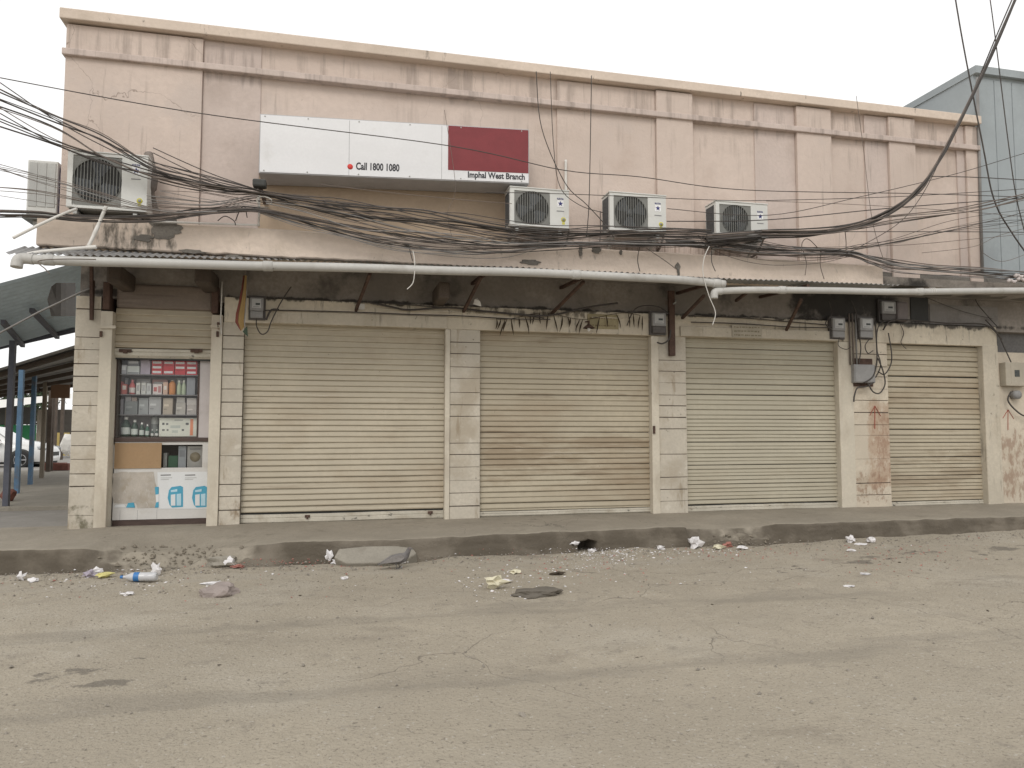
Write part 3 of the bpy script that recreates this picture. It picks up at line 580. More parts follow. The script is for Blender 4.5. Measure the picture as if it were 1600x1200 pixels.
def ac_px(pxl, pxr, pyb, pyt, yf, d, label, **k):
    a, b, c = W(pxl, pyb, yf), W(pxr, pyb, yf), W(pxl, pyt, yf)
    return aircon(a.x, a.z - .03, b.x - a.x, c.z - a.z - .01, d, yf, label, **k)
aircons = [ac_px(797, 889, 352, 291, -.80, .30, 'white air conditioner unit just below the right end of the sign board'),
           ac_px(953, 1041, 359, 299, -.80, .30, 'middle of the three white air conditioner units right of the sign'),
           ac_px(1119, 1200, 366, 313, -.80, .30, 'rightmost white air conditioner unit, clear of the sign board', sticker=False),
           ac_px(103, 229, 323, 234, -.80, .30, 'larger white air conditioner unit above the stained building corner')]
# the unit on the side wall, seen from its finned end
c = W(40, 335, -.2); e = W(88, 335, -.2); zt_ = WZ(60, 250, -.2)
SA = thing('air_conditioner', (c.x, 0, c.z), 'air conditioner unit seen end on, overhanging the left side wall', 'air conditioner', 'outdoor air conditioner units on the upper wall')
box('casing', M['acwhite'], c.x, e.x, -.2, .55, c.z, zt_, SA, bevel=.012)
for k in range(3): box('side_panel', M['galv'], c.x + .02 + k * (e.x - c.x - .03) / 3, c.x + .01 + (k + 1) * (e.x - c.x - .03) / 3, -.208, -.195, c.z + .10, zt_ - .03, SA, bevel=.004)
box('plinth', M['acgrille'], c.x - .03, e.x + .02, -.22, .57, c.z - .05, c.z - .001, SA)
MB().bar((c.x + .05, -.1, c.z - .075), (UX0, -.1, c.z - .075), .045).build('wall_bracket', M['galv'], SA); MB().bar((c.x + .1, -.1, c.z - .1), (UX0, -.1, c.z - .34), .035).build('wall_bracket', M['galv'], SA)
box('tarp_edge', plain('faded_violet_tarp', (.10, .09, .22), .8), e.x + .001, e.x + .09, -.15, .4, c.z - .0, zt_ - .04, SA, bevel=.02)
# platform, insulated pipes and cowl at the corner unit
q = W(238, 300, -.62); mb = MB(); mb.tube(smooth_path([W(232, 240, -.5), W(238, 275, -.56), W(236, 300, -.58), W(243, 330, -.5)], 6), [.05] * 6 + [.065] * 6 + [.04] * 7, 9); mb.build('insulated_pipe', mat('torn_grey_pipe_lagging', (.20, .17, .15), .9, .3, 10, [((.4, .38, .35), .5, 9, .58, .1)], .8, 30), label='thick torn grey pipe lagging hanging right of the corner air conditioner', cat='pipe')
# outlet boxes and refrigerant pipes of the three front units
for i, (r, (x1, z0, z1)) in enumerate(aircons[:3]):
    pth = smooth_path([(x1 - .03, -.62, z0 + .08), (x1 + .05, -.6, z0 + .07), (x1 + .08, -.5, z0 - .02), (x1 + .06, -.36, z0 - .14), (x1 - .1, -.34, z0 - .2)], 6)
    MB().tube(pth, .016, 7).build('refrigerant_pipe', M['cable_brown'], label='dark lagged pipe leaving the ' + ['unit below the sign', 'middle unit right of the sign', 'rightmost air conditioner unit'][i], cat='pipe')

# ------------------------------------------------------------------ sign board
sx0, sx1 = WX(404, -.78, 275), WX(827, -.78, 285); sz0 = 4.315; sz1 = 5.02; sy = -.78
SG = thing('sign_board', ((sx0 + sx1) / 2, -.5, sz0), 'long white sign board with a maroon panel and black lettering', 'sign')
def sgz(x): return 4.225 + .125 * (x - sx0) / (sx1 - sx0)
A = [(sx0, sgz(sx0)), (sx1, sgz(sx1)), (sx1, sgz(sx1) + .72), (sx0, sgz(sx0) + .72)]
MB().prism(A, sy + .01, -.335).build('sign_box', M['signedge'], SG)
MB().prism([(sx0 + .01, A[0][1] + .012), (sx1 - .01, A[1][1] + .012), (sx1 - .01, A[2][1] - .012), (sx0 + .01, A[3][1] - .012)], sy, sy + .012).build('sign_face', M['signwhite'], SG)
mx0 = WX(700, sy, 270); MB().prism([(mx0, sgz(mx0) + .135), (sx1 - .012, sgz(sx1) + .135), (sx1 - .012, A[2][1] - .014), (mx0, sgz(mx0) + .72 - .014)], sy - .003, sy + .002).build('maroon_panel', M['maroon'], SG)
def sign_text(t, pxa, pxb, zoff, h, m):
    xa, xb = WX(pxa, sy, 275), WX(pxb, sy, 275); o = text('lettering', t, xa, sgz(xa) + zoff, xb - xa, sy - .001, m, SG, h)
    k = (sgz(xb) - sgz(xa)) / (xb - xa)
    for v in o.data.vertices: v.co.z += (v.co.x + ROOT[SG].x - xa) * k
sign_text('Imphal West Branch', 731, 820, .022, .105, M['blackprint'])
sign_text('Call 1800 1080', 556, 624, .085, .095, M['blackprint'])
c_ = W(547, 268, sy); MB().lathe((c_.x, sy - .002, sgz(c_.x) + .12), [(.001, 0), (.034, 0), (.034, .003)], 18, 'Y').build('red_dot', M['redprint'], SG)
for px in (470, 620, 770): xx = WX(px, -.5, 275); box('sign_bracket', M['signedge'], xx - .02, xx + .02, -.335, UY, sgz(xx) + .3, sgz(xx) + .34, SG)

# ------------------------------------------------------------------ neighbour on the right
M['blue'] = mat('pale_blue_grey_wall', (.335, .37, .385), .75, .06, 1.2, [((.25, .275, .285), .5, 1.5, .5, .22, (1, 1, .4))], .15, 30)
NB = thing('neighbouring_building', (12, 2, 0), 'pale blue grey building at the right edge above the pipe', 'building')
nx0 = UX1 + .03
box('wall', M['blue'], nx0, 17.5, -.28, 4.0, 3.6, 6.9, NB)
for k in range(18): box('wall_panel', M['blue'], nx0 + .05 + k * .35, nx0 + .385 + k * .35, -.292, -.27, 3.62, 6.85, NB, bevel=.006)
box('parapet_cap', M['blue'], nx0 - .02, 17.5, -.36, 4.0, 6.9, 7.02, NB)
p0, p1 = W(1531, 262, -.36), W(1533, 424, -.36)
MB().tube([(p0.x, -.38, 6.8), (p1.x, -.38, 3.62)], .022, 8).build('corner_pipe', M['cable_grey'], label='dark upright pipe down the corner between pink and blue walls', cat='pipe', origin=(p1.x, -.38, 3.62))

# ------------------------------------------------------------------ cables
def strand(pts, Y, r, m, label, group, jit=0.0, name='cable'):
    path = smooth_path([W(x + rnd(-jit, jit), y + rnd(-jit, jit), Y if not isinstance(Y, (list, tuple)) else Y[i]) for i, (x, y) in enumerate(pts)], 7)
    o = MB().tube(path, r, 5).build(name, m, origin=path[0], label=label, cat='cable', group=group)
    return o
def bundle(pts, n, spread, Y, label, group, rr=(.004, .008), mats=('cable', 'cable', 'cable_brown'), jit=1.2):
    rr = (rr[0] * .75, rr[1] * .8); n = int(n * 1.45 + .5)
    for k in range(n):
        ph = rnd(0, 6.28); off = rnd(-1, 1)
        q = []
        for i, (x, y) in enumerate(pts):
            s_ = spread[i] if isinstance(spread, (list, tuple)) else spread
            q.append((x, y + s_ * (off * 1.15 + .55 * math.sin(i * .8 + ph) + .25 * math.sin(i * 2.3 + ph * 2))))
        strand(q, Y + rnd(-.05, .05), rnd(*rr), M[random.choice(mats)], label, group, jit)
bundle([(-220, 60), (-60, 130), (80, 195), (160, 232), (236, 266), (300, 282), (360, 294), (410, 301), (470, 312), (530, 322), (600, 331), (660, 338), (720, 347), (790, 357), (860, 362), (945, 360), (1040, 361), (1112, 364)], 9, [40, 30, 20, 15, 9, 8, 6, 2, 6, 9, 9, 7, 8, 9, 9, 7, 6, 5], -1.0, 'dark cable of the upper bundle passing the bracket left of the sign', 'upper cable bundle', (.006, .012))
bundle([(-30, 333), (60, 335), (130, 341), (240, 341), (300, 333), (360, 328), (405, 329), (450, 338), (520, 353), (580, 366), (640, 376), (700, 383), (780, 387), (860, 384), (960, 381), (1050, 380), (1112, 380), (1190, 371)], 9, [4, 3, 3, 4, 3, 2.5, 2, 3, 5, 7, 7, 6, 5, 4, 4, 5, 4, 4], -.96, 'dark cable of the lower bundle sagging along the pink fascia', 'lower cable bundle', (.006, .011))
bundle([(405, 330), (470, 348), (540, 363), (620, 381), (720, 395), (790, 392), (850, 384), (900, 378)], 5, [2, 5, 8, 9, 7, 6, 4, 3], -.94, 'thin cable drooping lowest over the fascia left of the air conditioners', 'drooping cables', (.004, .007), ('cable_brown', 'cable', 'cable_grey'))
bundle([(1105, 372), (1200, 366), (1260, 366), (1320, 358), (1370, 342), (1410, 318), (1440, 290), (1460, 262), (1480, 228), (1512, 165), (1560, 60), (1620, -80)], 8, [5, 6, 5, 4, 4, 4, 3, 3, 3, 4, 6, 8], -1.02, 'cable of the thick bundle curving steeply upward at the right', 'rising cable bundle', (.008, .014))
bundle([(1190, 364), (1300, 361), (1390, 344), (1480, 333), (1540, 322), (1615, 303), (1700, 280)], 4, [3, 3, 4, 3, 3, 3, 3], -1.06, 'cable rising gently across the blue wall at the right', 'gently rising cables', (.006, .011))
bundle([(1040, 380), (1120, 385), (1200, 391), (1320, 395), (1360, 405), (1400, 415), (1460, 422), (1540, 428), (1620, 435), (1720, 440)], 10, [3, 5, 6, 4, 5, 6, 5, 6, 7, 7], -.92, 'cable of the tangled bundle above the right hand gutter pipe', 'right lower cable bundle', (.006, .010), ('cable', 'cable_brown', 'cable_grey'))
bundle([(-30, 262), (60, 285), (160, 310), (260, 332), (340, 331)], 4, [12, 10, 8, 4, 3], -1.15, 'thin cable crossing in front of the corner air conditioner', 'cables over the corner unit', (.004, .006), ('cable_grey', 'cable_brown'))
bundle([(-30, 296), (60, 306), (160, 322), (250, 330)], 3, [7, 6, 5, 3], -1.12, 'thin cable crossing in front of the corner air conditioner', 'cables over the corner unit', (.004, .006), ('cable_grey', 'cable_brown'))
bundle([(240, 262), (330, 285), (410, 300)], 4, [18, 10, 3], -1.0, 'short stretched cable running up left from the cable bracket', 'cables above the bracket', (.005, .008))
bundle([(250, 297), (320, 305), (400, 318), (420, 322)], 3, [10, 8, 4, 3], -.9, 'thin cable on the pink wall left of the bracket', 'cables left of the bracket', (.004, .006), ('cable_brown', 'cable_grey'))
bundle([(415, 312), (480, 322), (560, 340), (640, 352), (730, 366), (800, 374), (900, 372), (1000, 374), (1100, 374)], 6, [4, 10, 14, 14, 12, 9, 8, 7, 5], -.98, 'slack wire sagging between the upper and the lower bundle', 'wires between the bundles', (.004, .008), ('cable', 'cable_brown', 'cable_grey'))
bundle([(230, 318), (330, 326), (410, 312), (520, 335), (620, 362), (720, 378), (800, 380), (870, 372)], 4, [7, 6, 4, 8, 9, 7, 6, 4], -.93, 'dusty wire wandering over the fascia top below the sign', 'wandering wires below the sign', (.004, .007), ('cable_brown', 'cable_grey'))
bundle([(1190, 378), (1240, 384), (1300, 388), (1340, 384), (1400, 372), (1480, 352), (1560, 338), (1640, 330)], 4, [5, 6, 6, 5, 7, 9, 10, 10], -.98, 'slack wire between the right hand bundles', 'wires between the right bundles', (.003, .006), ('cable', 'cable_brown'))
bundle([(1090, 372), (1140, 392), (1200, 402), (1280, 404), (1330, 398)], 4, [3, 6, 8, 6, 3], -.9, 'slack wire drooping onto the fascia below the rightmost unit', 'drooping wires at the right', (.004, .006), ('cable_brown', 'cable'))
singles = [
 ([(-60, 110), (300, 175), (700, 228), (880, 266), (1000, 276), (1160, 297), (1440, 303), (1620, 309)], .006, 'long thin cable crossing the upper wall just over the rightmost unit'),
 ([(760, 300), (890, 303), (1100, 312), (1200, 313), (1420, 306), (1640, 292)], .005, 'thin cable crossing the front of the three units near their tops'),
 ([(838, 112), (846, 200), (882, 285), (915, 318), (940, 345), (960, 372)], .006, 'thin cable dropping steeply between the first two front units'),
 ([(860, 112), (864, 220), (875, 290), (905, 320), (945, 333)], .005, 'thin cable curving down beside the unit under the sign'),
 ([(1042, 326), (1200, 336), (1340, 308), (1490, 272), (1600, 240), (1720, 205)], .005, 'thin cable climbing to the right over the pilasters'),
 ([(1042, 346), (1200, 343), (1400, 325), (1620, 308)], .007, 'taut cable sloping up right behind the thick rising bundle'),
 ([(1320, 398), (1400, 352), (1440, 306), (1472, 243)], .005, 'slack cable climbing under the thick rising bundle'),
 ([(1330, 392), (1440, 370), (1560, 342), (1640, 320)], .005, 'thin cable sloping up from the fascia end to the blue wall'),
 ([(1197, 314), (1340, 320), (1500, 330), (1640, 342)], .004, 'thin cable sloping down right across the pilasters'),
 ([(1180, 362), (1500, 362), (1640, 364)], .006, 'level cable across the right hand pilasters'),
 ([(1200, 388), (1400, 383), (1520, 374), (1640, 362)], .004, 'lowest thin level cable over the right hand pilasters'),
 ([(1452, 275), (1530, 277), (1640, 284)], .007, 'dark cable entering the blue wall near the upper right'),
 ([(1470, -150), (1500, 40), (1535, 225), (1553, 310), (1580, 362), (1625, 425)], .011, 'thick black cable hanging diagonally across the blue wall'),
 ([(1525, -150), (1550, 20), (1576, 225), (1588, 310), (1604, 372)], .008, 'black cable hanging near the right edge of the blue wall'),
 ([(1338, 150), (1348, 225), (1362, 340), (1379, 402)], .004, 'thin wire hanging down the wall above the fascia end'),
 ([(1440, 395), (1520, 385), (1560, 368), (1620, 352)], .004, 'faint wire rising from the bare beam to the blue wall'),
 ([(1535, 395), (1570, 408), (1640, 380)], .004, 'faint wire sagging at the foot of the blue wall'),
 ([(500, 288), (600, 300), (720, 312), (800, 318)], .004, 'faint wire crossing the tan panel under the sign'),
 ([(694, 172), (712, 290), (700, 330), (706, 372)], .003, 'faint wire hanging in front of the sign'),
]
for pts, r, lab in singles: strand(pts, -1.0 + rnd(-.08, .08), r, M['cable'] if r > .004 else M['cable_brown'], lab, None, .5)
hang = [([(1000, 384), (996, 405), (1000, 424)], -.9, 'cable', 'short tail of cable hanging under the middle unit'), ([(1010, 388), (1040, 408), (1055, 420)], -.9, 'cable_brown', 'loose cable end running down to the dark drip mark'),
        ([(1108, 385), (1100, 405), (1099, 430), (1108, 462), (1118, 488), (1113, 508)], -1.16, 'cable_white', 'pale wire hanging over the pipe joint above the third shutter'), ([(1112, 388), (1112, 408), (1118, 424)], -.9, 'cable', 'short dark tail hanging beside the rightmost unit bracket'),
        ([(1255, 392), (1260, 410), (1258, 430)], -.9, 'cable_brown', 'short cable tail left of the fascia end'), ([(1282, 392), (1282, 415), (1288, 436)], -.9, 'cable_brown', 'thin cable tail hanging at the right part of the fascia'),
        ([(1320, 358), (1322, 378), (1322, 394)], -1.0, 'cable_brown', 'short link of wire between the two right hand bundles'), ([(1252, 393), (1254, 378), (1264, 374), (1284, 394)], -.95, 'cable_brown', 'small loop of wire standing above the lower right bundle'),
        ([(645, 392), (648, 410), (646, 440), (636, 452)], -1.14, 'cable_white', 'pale wire hooked over the gutter pipe'), ([(638, 380), (642, 396), (645, 408)], -.95, 'cable', 'short dark wire dropping to the gutter pipe'),
        ([(924, 118), (921, 300), (918, 350), (916, 372)], -.9, 'cable', 'thin dark wire upright between the first two front units'), ([(938, 330), (938, 360), (937, 380)], -.85, 'cable', 'upright dark pipe left of the middle unit'),
        ([(340, 345), (352, 338), (365, 345), (368, 352)], -.9, 'cable', 'curl of loose wire under the bundle left of the bracket'), ([(368, 345), (374, 330), (382, 322), (386, 340)], -.88, 'cable', 'second curl of loose wire close to the bracket'), 
        ([(150, 405), (100, 405), (60, 408), (70, 420), (78, 428)], -1.2, 'cable_brown', 'thin cable along the gutter pipe end at the corner')]
for pts, Y, m, lab in hang: strand(pts, Y, .006, M[m], lab, None, .3)
BR = thing('cable_bracket', W(408, 303, -.8), 'dark clamp holding the cables to the wall left of the sign', 'bracket')
q = W(408, 300, -.8); MB().bar((q.x, UY, q.z + .02), (q.x, -1.04, q.z + .02), .04).build('arm', M['rustiron'], BR); box('clamp', M['acdark'], q.x - .07, q.x + .08, -1.08, -.95, q.z - .02, q.z + .07, BR, bevel=.02)
MB().tube(smooth_path([W(403, 318, -.95), W(402, 310, -.98), W(412, 307, -1.0), W(424, 312, -1.0), W(423, 320, -.98)], 5), .008, 6).build('tie', M['cable_white'], BR)
# wiring under the canopy
under = [([(395, 486), (436, 485), (560, 488), (640, 491), (720, 494), (800, 498), (860, 499)], -.05, .008, 'cable running along the lintel above the widest shutter'),
         ([(575, 472), (615, 480), (640, 484), (700, 481), (760, 487), (830, 493), (868, 491), (920, 480), (965, 474)], -.06, .014, 'thick dark cable sagging from strut to strut over the pillar'),
         ([(600, 473), (660, 478), (720, 482), (790, 490), (850, 497)], -.055, .008, 'thinner cable just under the thick one over the pillar'),
         ([(1080, 494), (1160, 497), (1240, 503), (1300, 508)], -.03, .008, 'cable along the top of the lintel over the third shutter'),
         ([(1080, 503), (1160, 506), (1240, 511), (1300, 512)], -.058, .009, 'dark cable just above the printed plate on the third lintel'),
         ([(980, 508), (990, 486), (1005, 478), (1030, 480), (1045, 490)], -.05, .008, 'loop of cable entering the second meter'),
         ([(1380, 515), (1400, 500), (1480, 505), (1540, 508), (1565, 530)], -.03, .012, 'dark cable along the top of the narrow lintel'),
         ([(1520, 445), (1525, 470), (1540, 490), (1560, 512)], .03, .007, 'thin wire drooping across the grey plaster panel'),
         ([(1440, 462), (1500, 485), (1550, 498)], .05, .005, 'faint wire sloping over the grey plaster panel')]
for pts, Y, r, lab in under: strand(pts, Y - .02, r, M['cable'], lab, None, .4)

# ------------------------------------------------------------------ meters and boxes
def meter(px0, px1, py0, py1, Y, label, dark=False, tail=None):
    a, b = W(px0, py1, Y), W(px1, py0, Y); w, h = b.x - a.x, b.z - a.z
    r = thing('electric_meter', (a.x + w / 2, Y + .06, a.z), label, 'electric meter', 'electric meters under the canopy')
    box('back_plate', M['meterdark'], a.x - .02, b.x + .02, Y + .055, Y + .095, a.z - .02, b.z + .03, r)
    box('case', M['meter'], a.x, b.x, Y, Y + .054, a.z + h * .34, b.z, r, bevel=.012)
    box('terminal_cover', M['meterdark'] if dark else M['meter'], a.x + .006, b.x - .006, Y + .008, Y + .053, a.z, a.z + h * .33, r, bevel=.008)
    f = box('face', M['meterface'], a.x + w * .15, b.x - w * .18, Y - .004, Y + .002, a.z + h * .48, b.z - h * .08, r)
    box('display', M['lcd'], a.x + w * .42, b.x - w * .26, Y - .006, Y - .003, a.z + h * .62, a.z + h * .72, f)
    box('nameplate', M['greyprint'], a.x + w * .25, b.x - w * .3, Y - .006, Y - .003, a.z + h * .52, a.z + h * .55, f)
    return r
meter(390, 412, 465, 496, -.10, 'pale grey electric meter at the left end of the widest shutter')
meter(1020, 1041, 489, 520, -.12, 'electric meter left of the rusty post between two shutters', True)
meter(1302, 1321, 497, 527, -.11, 'electric meter over the right end of the third shutter')
meter(1345, 1365, 497, 527, -.10, 'electric meter directly above the grey junction box')
meter(1379, 1400, 471, 500, -.02, 'uppermost electric meter, in the shade right of the others', True)
q0, q1 = W(1402, 502, -.01), W(1418, 472, -.01); box('fuse_box', mat('mauve_grey_fuse_box', (.20, .175, .17), .7, .1, 5), q0.x, q1.x, -.03, .1, q0.z, q1.z, bevel=.03, label='rounded grey fuse box beside the uppermost meter', cat='box')
q0, q1 = W(1334, 598, -.07), W(1366, 570, -.07)
JB = thing('junction_box', ((q0.x + q1.x) / 2, -.03, q0.z), 'grey metal junction box with a black cable loop on the stained pillar', 'box')
box('case', M['meter'], q0.x, q1.x, -.09, -.008, q0.z, q1.z, JB, bevel=.012); box('lid', M['meter'], q0.x + .015, q1.x - .015, -.097, -.089, q0.z + .015, q1.z - .015, JB, bevel=.004)
box('back_board', M['rustiron'], q0.x - .03, q1.x + .02, -.0075, .001, q0.z - .05, q1.z + .1, JB)
for px in (1328, 1333, 1338): 
    xx = WX(px, -.04, 540); MB().tube([(xx, -.04, WZ(px, 570, -.04)), (xx, -.04, WZ(px, 490, -.04))], .013, 7).build('conduit_pipe', M['cable_brown'] if px != 1338 else M['cable_grey'], label={1328: 'leftmost of three thin conduits above the junction box', 1333: 'middle of three thin conduits above the junction box', 1338: 'pale rightmost conduit above the junction box'}[px], cat='pipe')
mw = [([(1330, 470), (1338, 490), (1342, 520), (1345, 545), (1342, 568)], -.06, .009, 'dark cable between the two meters and the junction box'), ([(1385, 500), (1372, 512), (1370, 545), (1376, 570), (1368, 590)], -.08, .009, 'slack cable from the uppermost meter to the box'), ([(1360, 528), (1352, 540), (1356, 552), (1364, 548)], -.11, .008, 'tangle of wire directly under the meter over the box'), ([(1405, 503), (1412, 520), (1408, 535), (1416, 545)], -.05, .006, 'thin wire hanging from the rounded fuse box'), ([(1295, 470), (1300, 490), (1290, 505), (1300, 516)], -.08, .007, 'wire dropping beside the third shutter meter'), ([(1540, 500), (1558, 520), (1570, 545), (1580, 566)], -.05, .010, 'dark cable running down to the cream meter box'),
      ([(1368, 505), (1370, 540), (1370, 565), (1364, 588), (1350, 598)], -.10, .012, 'cable dropping from the meters to the junction box'),
      ([(1372, 560), (1380, 580), (1383, 600), (1375, 614), (1364, 612), (1356, 598)], -.12, .011, 'black cable looping below the junction box'),
      ([(1388, 520), (1393, 550), (1392, 570), (1382, 585), (1372, 580)], -.10, .010, 'cable curving beside the narrow shutter to the junction box'),
      ([(1365, 598), (1352, 604), (1340, 606), (1335, 618), (1334, 628)], -.09, .012, 'short thick cable bending down left below the junction box'),
      ([(1312, 527), (1310, 540), (1322, 546), (1330, 542)], -.10, .006, 'small loop of wire under the third shutter meter'),
      ([(401, 497), (401, 510), (408, 522), (418, 518), (425, 500), (440, 470), (455, 448)], -.12, .008, 'cable loop hanging under the pale meter by the flag'),
      ([(416, 500), (424, 485), (436, 484)], -.09, .014, 'thick cable stub right of the pale meter by the flag'),
      ([(1027, 535), (1035, 537), (1045, 530), (1048, 515)], -.12, .012, 'cable bend under the meter left of the rusty post'),
      ([(1580, 612), (1575, 625), (1586, 640), (1602, 650), (1625, 648)], -.06, .013, 'black cable looping below the cream meter box')]
for pts, Y, r, lab in mw: strand(pts, Y, r, M['cable'], lab, None, .2)
q0, q1 = W(1570, 603, -.06), W(1604, 567, -.06)
CB = thing('meter_box', ((q0.x + q1.x) / 2, -.03, q0.z), 'cream metal meter box at the right edge of the picture', 'box')
box('case', M['metercream'], q0.x, q1.x, -.09, .028, q0.z, q1.z, CB, bevel=.01); box('window', M['lcd'], q0.x + .17, q0.x + .27, -.094, -.089, q0.z + .15, q0.z + .26, CB); box('door', M['metercream'], q0.x + .1, q1.x - .02, -.0925, -.0885, q0.z + .03, q1.z - .02, CB)
MB().lathe((q0.x + .24, -.03, q0.z - .14), [(.001, -.05), (.07, -.05), (.07, .05), (.001, .05)], 14, 'Y').build('cable_coil', M['meter'], CB)

# ------------------------------------------------------------------ flag, garland, lamp, plates
FL = thing('flag', W(383, 425, -.55), 'folded maroon and mustard flag hanging from the awning', 'flag')
def flag_strip(pxs, Yo, m, nm):
    rows = [(430, 380, 386), (450, 377, 386), (470, 373, 385), (490, 368, 384), (503, 367, 383), (514, 374, 383)]
    def fn(u, v):
        py, a, b = rows[v]; t = pxs[0] + (pxs[1] - pxs[0]) * u; p = W(a + (b - a) * t, py + (3 * math.sin(t * 6)) * (v == 5), -.55); p.y += Yo + .02 * math.sin(t * 9 + v * .4) ; return p
    MB().grid(fn, lin(0, 1, 6), list(range(6))).build(nm, m, FL)
flag_strip((0, .32), 0, M['orange'], 'maroon_fold'); flag_strip((.26, .85), .012, M['mustard'], 'mustard_fold'); flag_strip((.72, 1), .03, M['flaggrey'], 'pale_fold')
p = W(379, 518, -.55); MB().add([p, p + Vector((.05, .01, .07)), p + Vector((.06, .02, -.06))], [(0, 1, 2)]).build('tassel', M['flaggreen'], FL)
MB().tube([W(383, 428, -.55), W(384, 420, -.6), W(384, 414, -1.05)], .006, 5).build('cord', M['cable_brown'], FL)
M['dryleaf'] = mat('dried_leaf', (.055, .04, .025), .9, .25, 20)
GA = thing('dried_garland', W(890, 492, -.05), 'dried leaf garland hanging over the shutter with the brown band', 'garland')
gx = [776, 781, 788, 792, 800, 812, 820, 826, 833, 842, 858, 866, 880, 886, 890, 905, 911, 938, 948, 962, 980, 988, 1000, 1005]
top = smooth_path([W(x, 494 + 5 * math.sin(x * .05), -.055) for x in range(775, 1010, 15)], 3)
MB().tube(top, .004, 5).build('string', M['dryleaf'], GA)
for k, px in enumerate(gx):
    py = 494 + 5 * math.sin(px * .05); L_ = rnd(.13, .27); a = W(px, py, -.056); lean = rnd(-.35, .35)
    pts = [a + Vector((lean * L_ * t + .012 * math.sin(t * 3 + k), -.004 - .012 * math.sin(t * 3), -L_ * t)) for t in (0, .25, .5, .75, 1)]; ws = [.004, .010, .013, .009, .002]
    mb = MB(); mb.add([p + Vector((s_ * w, .004 * s_, 0)) for p, w in zip(pts, ws) for s_ in (-1, 1)], [(2 * i, 2 * i + 1, 2 * i + 3, 2 * i + 2) for i in range(4)]); mb.build('leaf', M['dryleaf'], GA)
q = W(920, 512, -.14); LP = thing('lamp', q, 'small shaded lamp fitting among the garland leaves', 'lamp')
MB().lathe(q, [(.012, .10), (.014, .05), (.055, .02), (.085, -.005), (.08, -.008)], 16).build('shade', M['rustiron'], LP); MB().lathe(q, [(.02, -.005), (.022, -.03), (.012, -.05), (.001, -.055)], 12).build('bulb', M['white_pvc'], LP); MB().bar(q + Vector((0, 0, .09)), (q.x, -.01, q.z + .10), .016).build('arm', M['rustiron'], LP)
def plate(px0, px1, py0, py1, Y, m, label, rows, ink, seed):
    a, b = W(px0, py1, Y), W(px1, py0, Y); r = thing('wall_plate', (a.x, Y, a.z), label, 'plate'); rn = random.Random(seed)
    box('board', m, a.x, b.x, Y - .006, Y + .004, a.z, b.z, r)
    for i in range(rows):
        zc = b.z - (b.z - a.z) * (i + .55) / rows; xx = a.x + .03; 
        while xx < b.x - .06:
            w = rn.uniform(.015, .05); box('mark', ink, xx, min(b.x - .02, xx + w), Y - .008, Y - .005, zc - .009 + rn.uniform(-.004, .004), zc + .009 + rn.uniform(-.003, .003), r); xx += w + rn.uniform(.008, .02)
plate(1144, 1190, 509, 526, -.056, mat('faded_plate', (.40, .36, .29), .8, .1, 5), 'small faded plate with worn print above the third shutter', 3, plain('faded_ink', (.24, .21, .15), .9), 3)
plate(918, 966, 492, 513, -.018, mat('faded_yellow_plate', (.36, .31, .19), .8, .15, 6, [((.2, .17, .1), .5, 6, .5, .2)]), 'yellowed hand painted plate half hidden by the garland', 2, plain('faded_brown_ink', (.22, .17, .10), .9), 5)
q = W(742, 467, -.2); MB().add([q, q + Vector((.07, -.01, -.03)), q + Vector((.09, 0, -.10)), q + Vector((-.02, .02, -.07)), q + Vector((.04, .04, .02))], [(0, 1, 2, 3), (0, 1, 4)]).build('paper_scrap', M['white_pvc'], label='white paper scrap caught on the strut above the pillar', cat='paper')
q = W(565, 478, -.03); mb = MB(); mb.box(q.x - .04, q.x + .04, -.03, -.0125, q.z - .05, q.z + .03); mb.build('insulator', M['white_pvc'], bevel=.01, label='white cleat on the lintel beside the first strut', cat='insulator')
for i, (px, py) in enumerate(((1575, 440), (1590, 437), (1586, 432))):
    q = W(px, py, -.98); mb = MB(); mb.tube(smooth_path([q, q + Vector((.06, .02, .03)), q + Vector((.11, 0, .0)), q + Vector((.17, .02, .025))], 4), [.012, .03, .02, .03, .012, .03, .02, .025, .03, .02, .012, .02, .01], 6); mb.build('cloth_rag', plain('pale_rag_%d' % i, (.52, .47, .45), .9), label=['pale rag on the pipe at the right edge, leftmost piece', 'pale rag on the pipe at the right edge, rightmost piece', 'pale rag on the pipe at the right edge, topmost piece'][i], cat='rag')

# ------------------------------------------------------------------ shell of the building
xl = X[112] + .012
box('flank_wall', M['cream'], xl, xl + .16, .362, 7.0, -.05, 3.29, BL); box('flank_wall', M['pink'], UX0 + .01, UX0 + .17, .402, 7.0, 3.43, UZ1 - .01, BL)
box('back_wall', M['pink2'], xl + .17, XR, 6.85, 7.0, -.05, UZ1 - .02, BL); box('roof_slab', M['render_grey'], UX0 + .18, XR - .1, .46, 6.84, UZ1 - .25, UZ1 - .1, BL)
box('floor_slab', M['render_grey'], xl + .17, XR - .1, .61, 6.84, 3.30, 3.42, BL); box('inner_wall', M['soot_wall'], X[327] + .02, X[327] + .12, .37, 6.8, -.04, 3.29, BL)
box('shaded_wall', mat('shaded_grey_wall', (.16, .155, .15), .9, .2, 2, [(SOOT, .5, 3, .5, .2)]), X[1562] + .01, XR, .25, .42, 2.40, 2.81, BL)

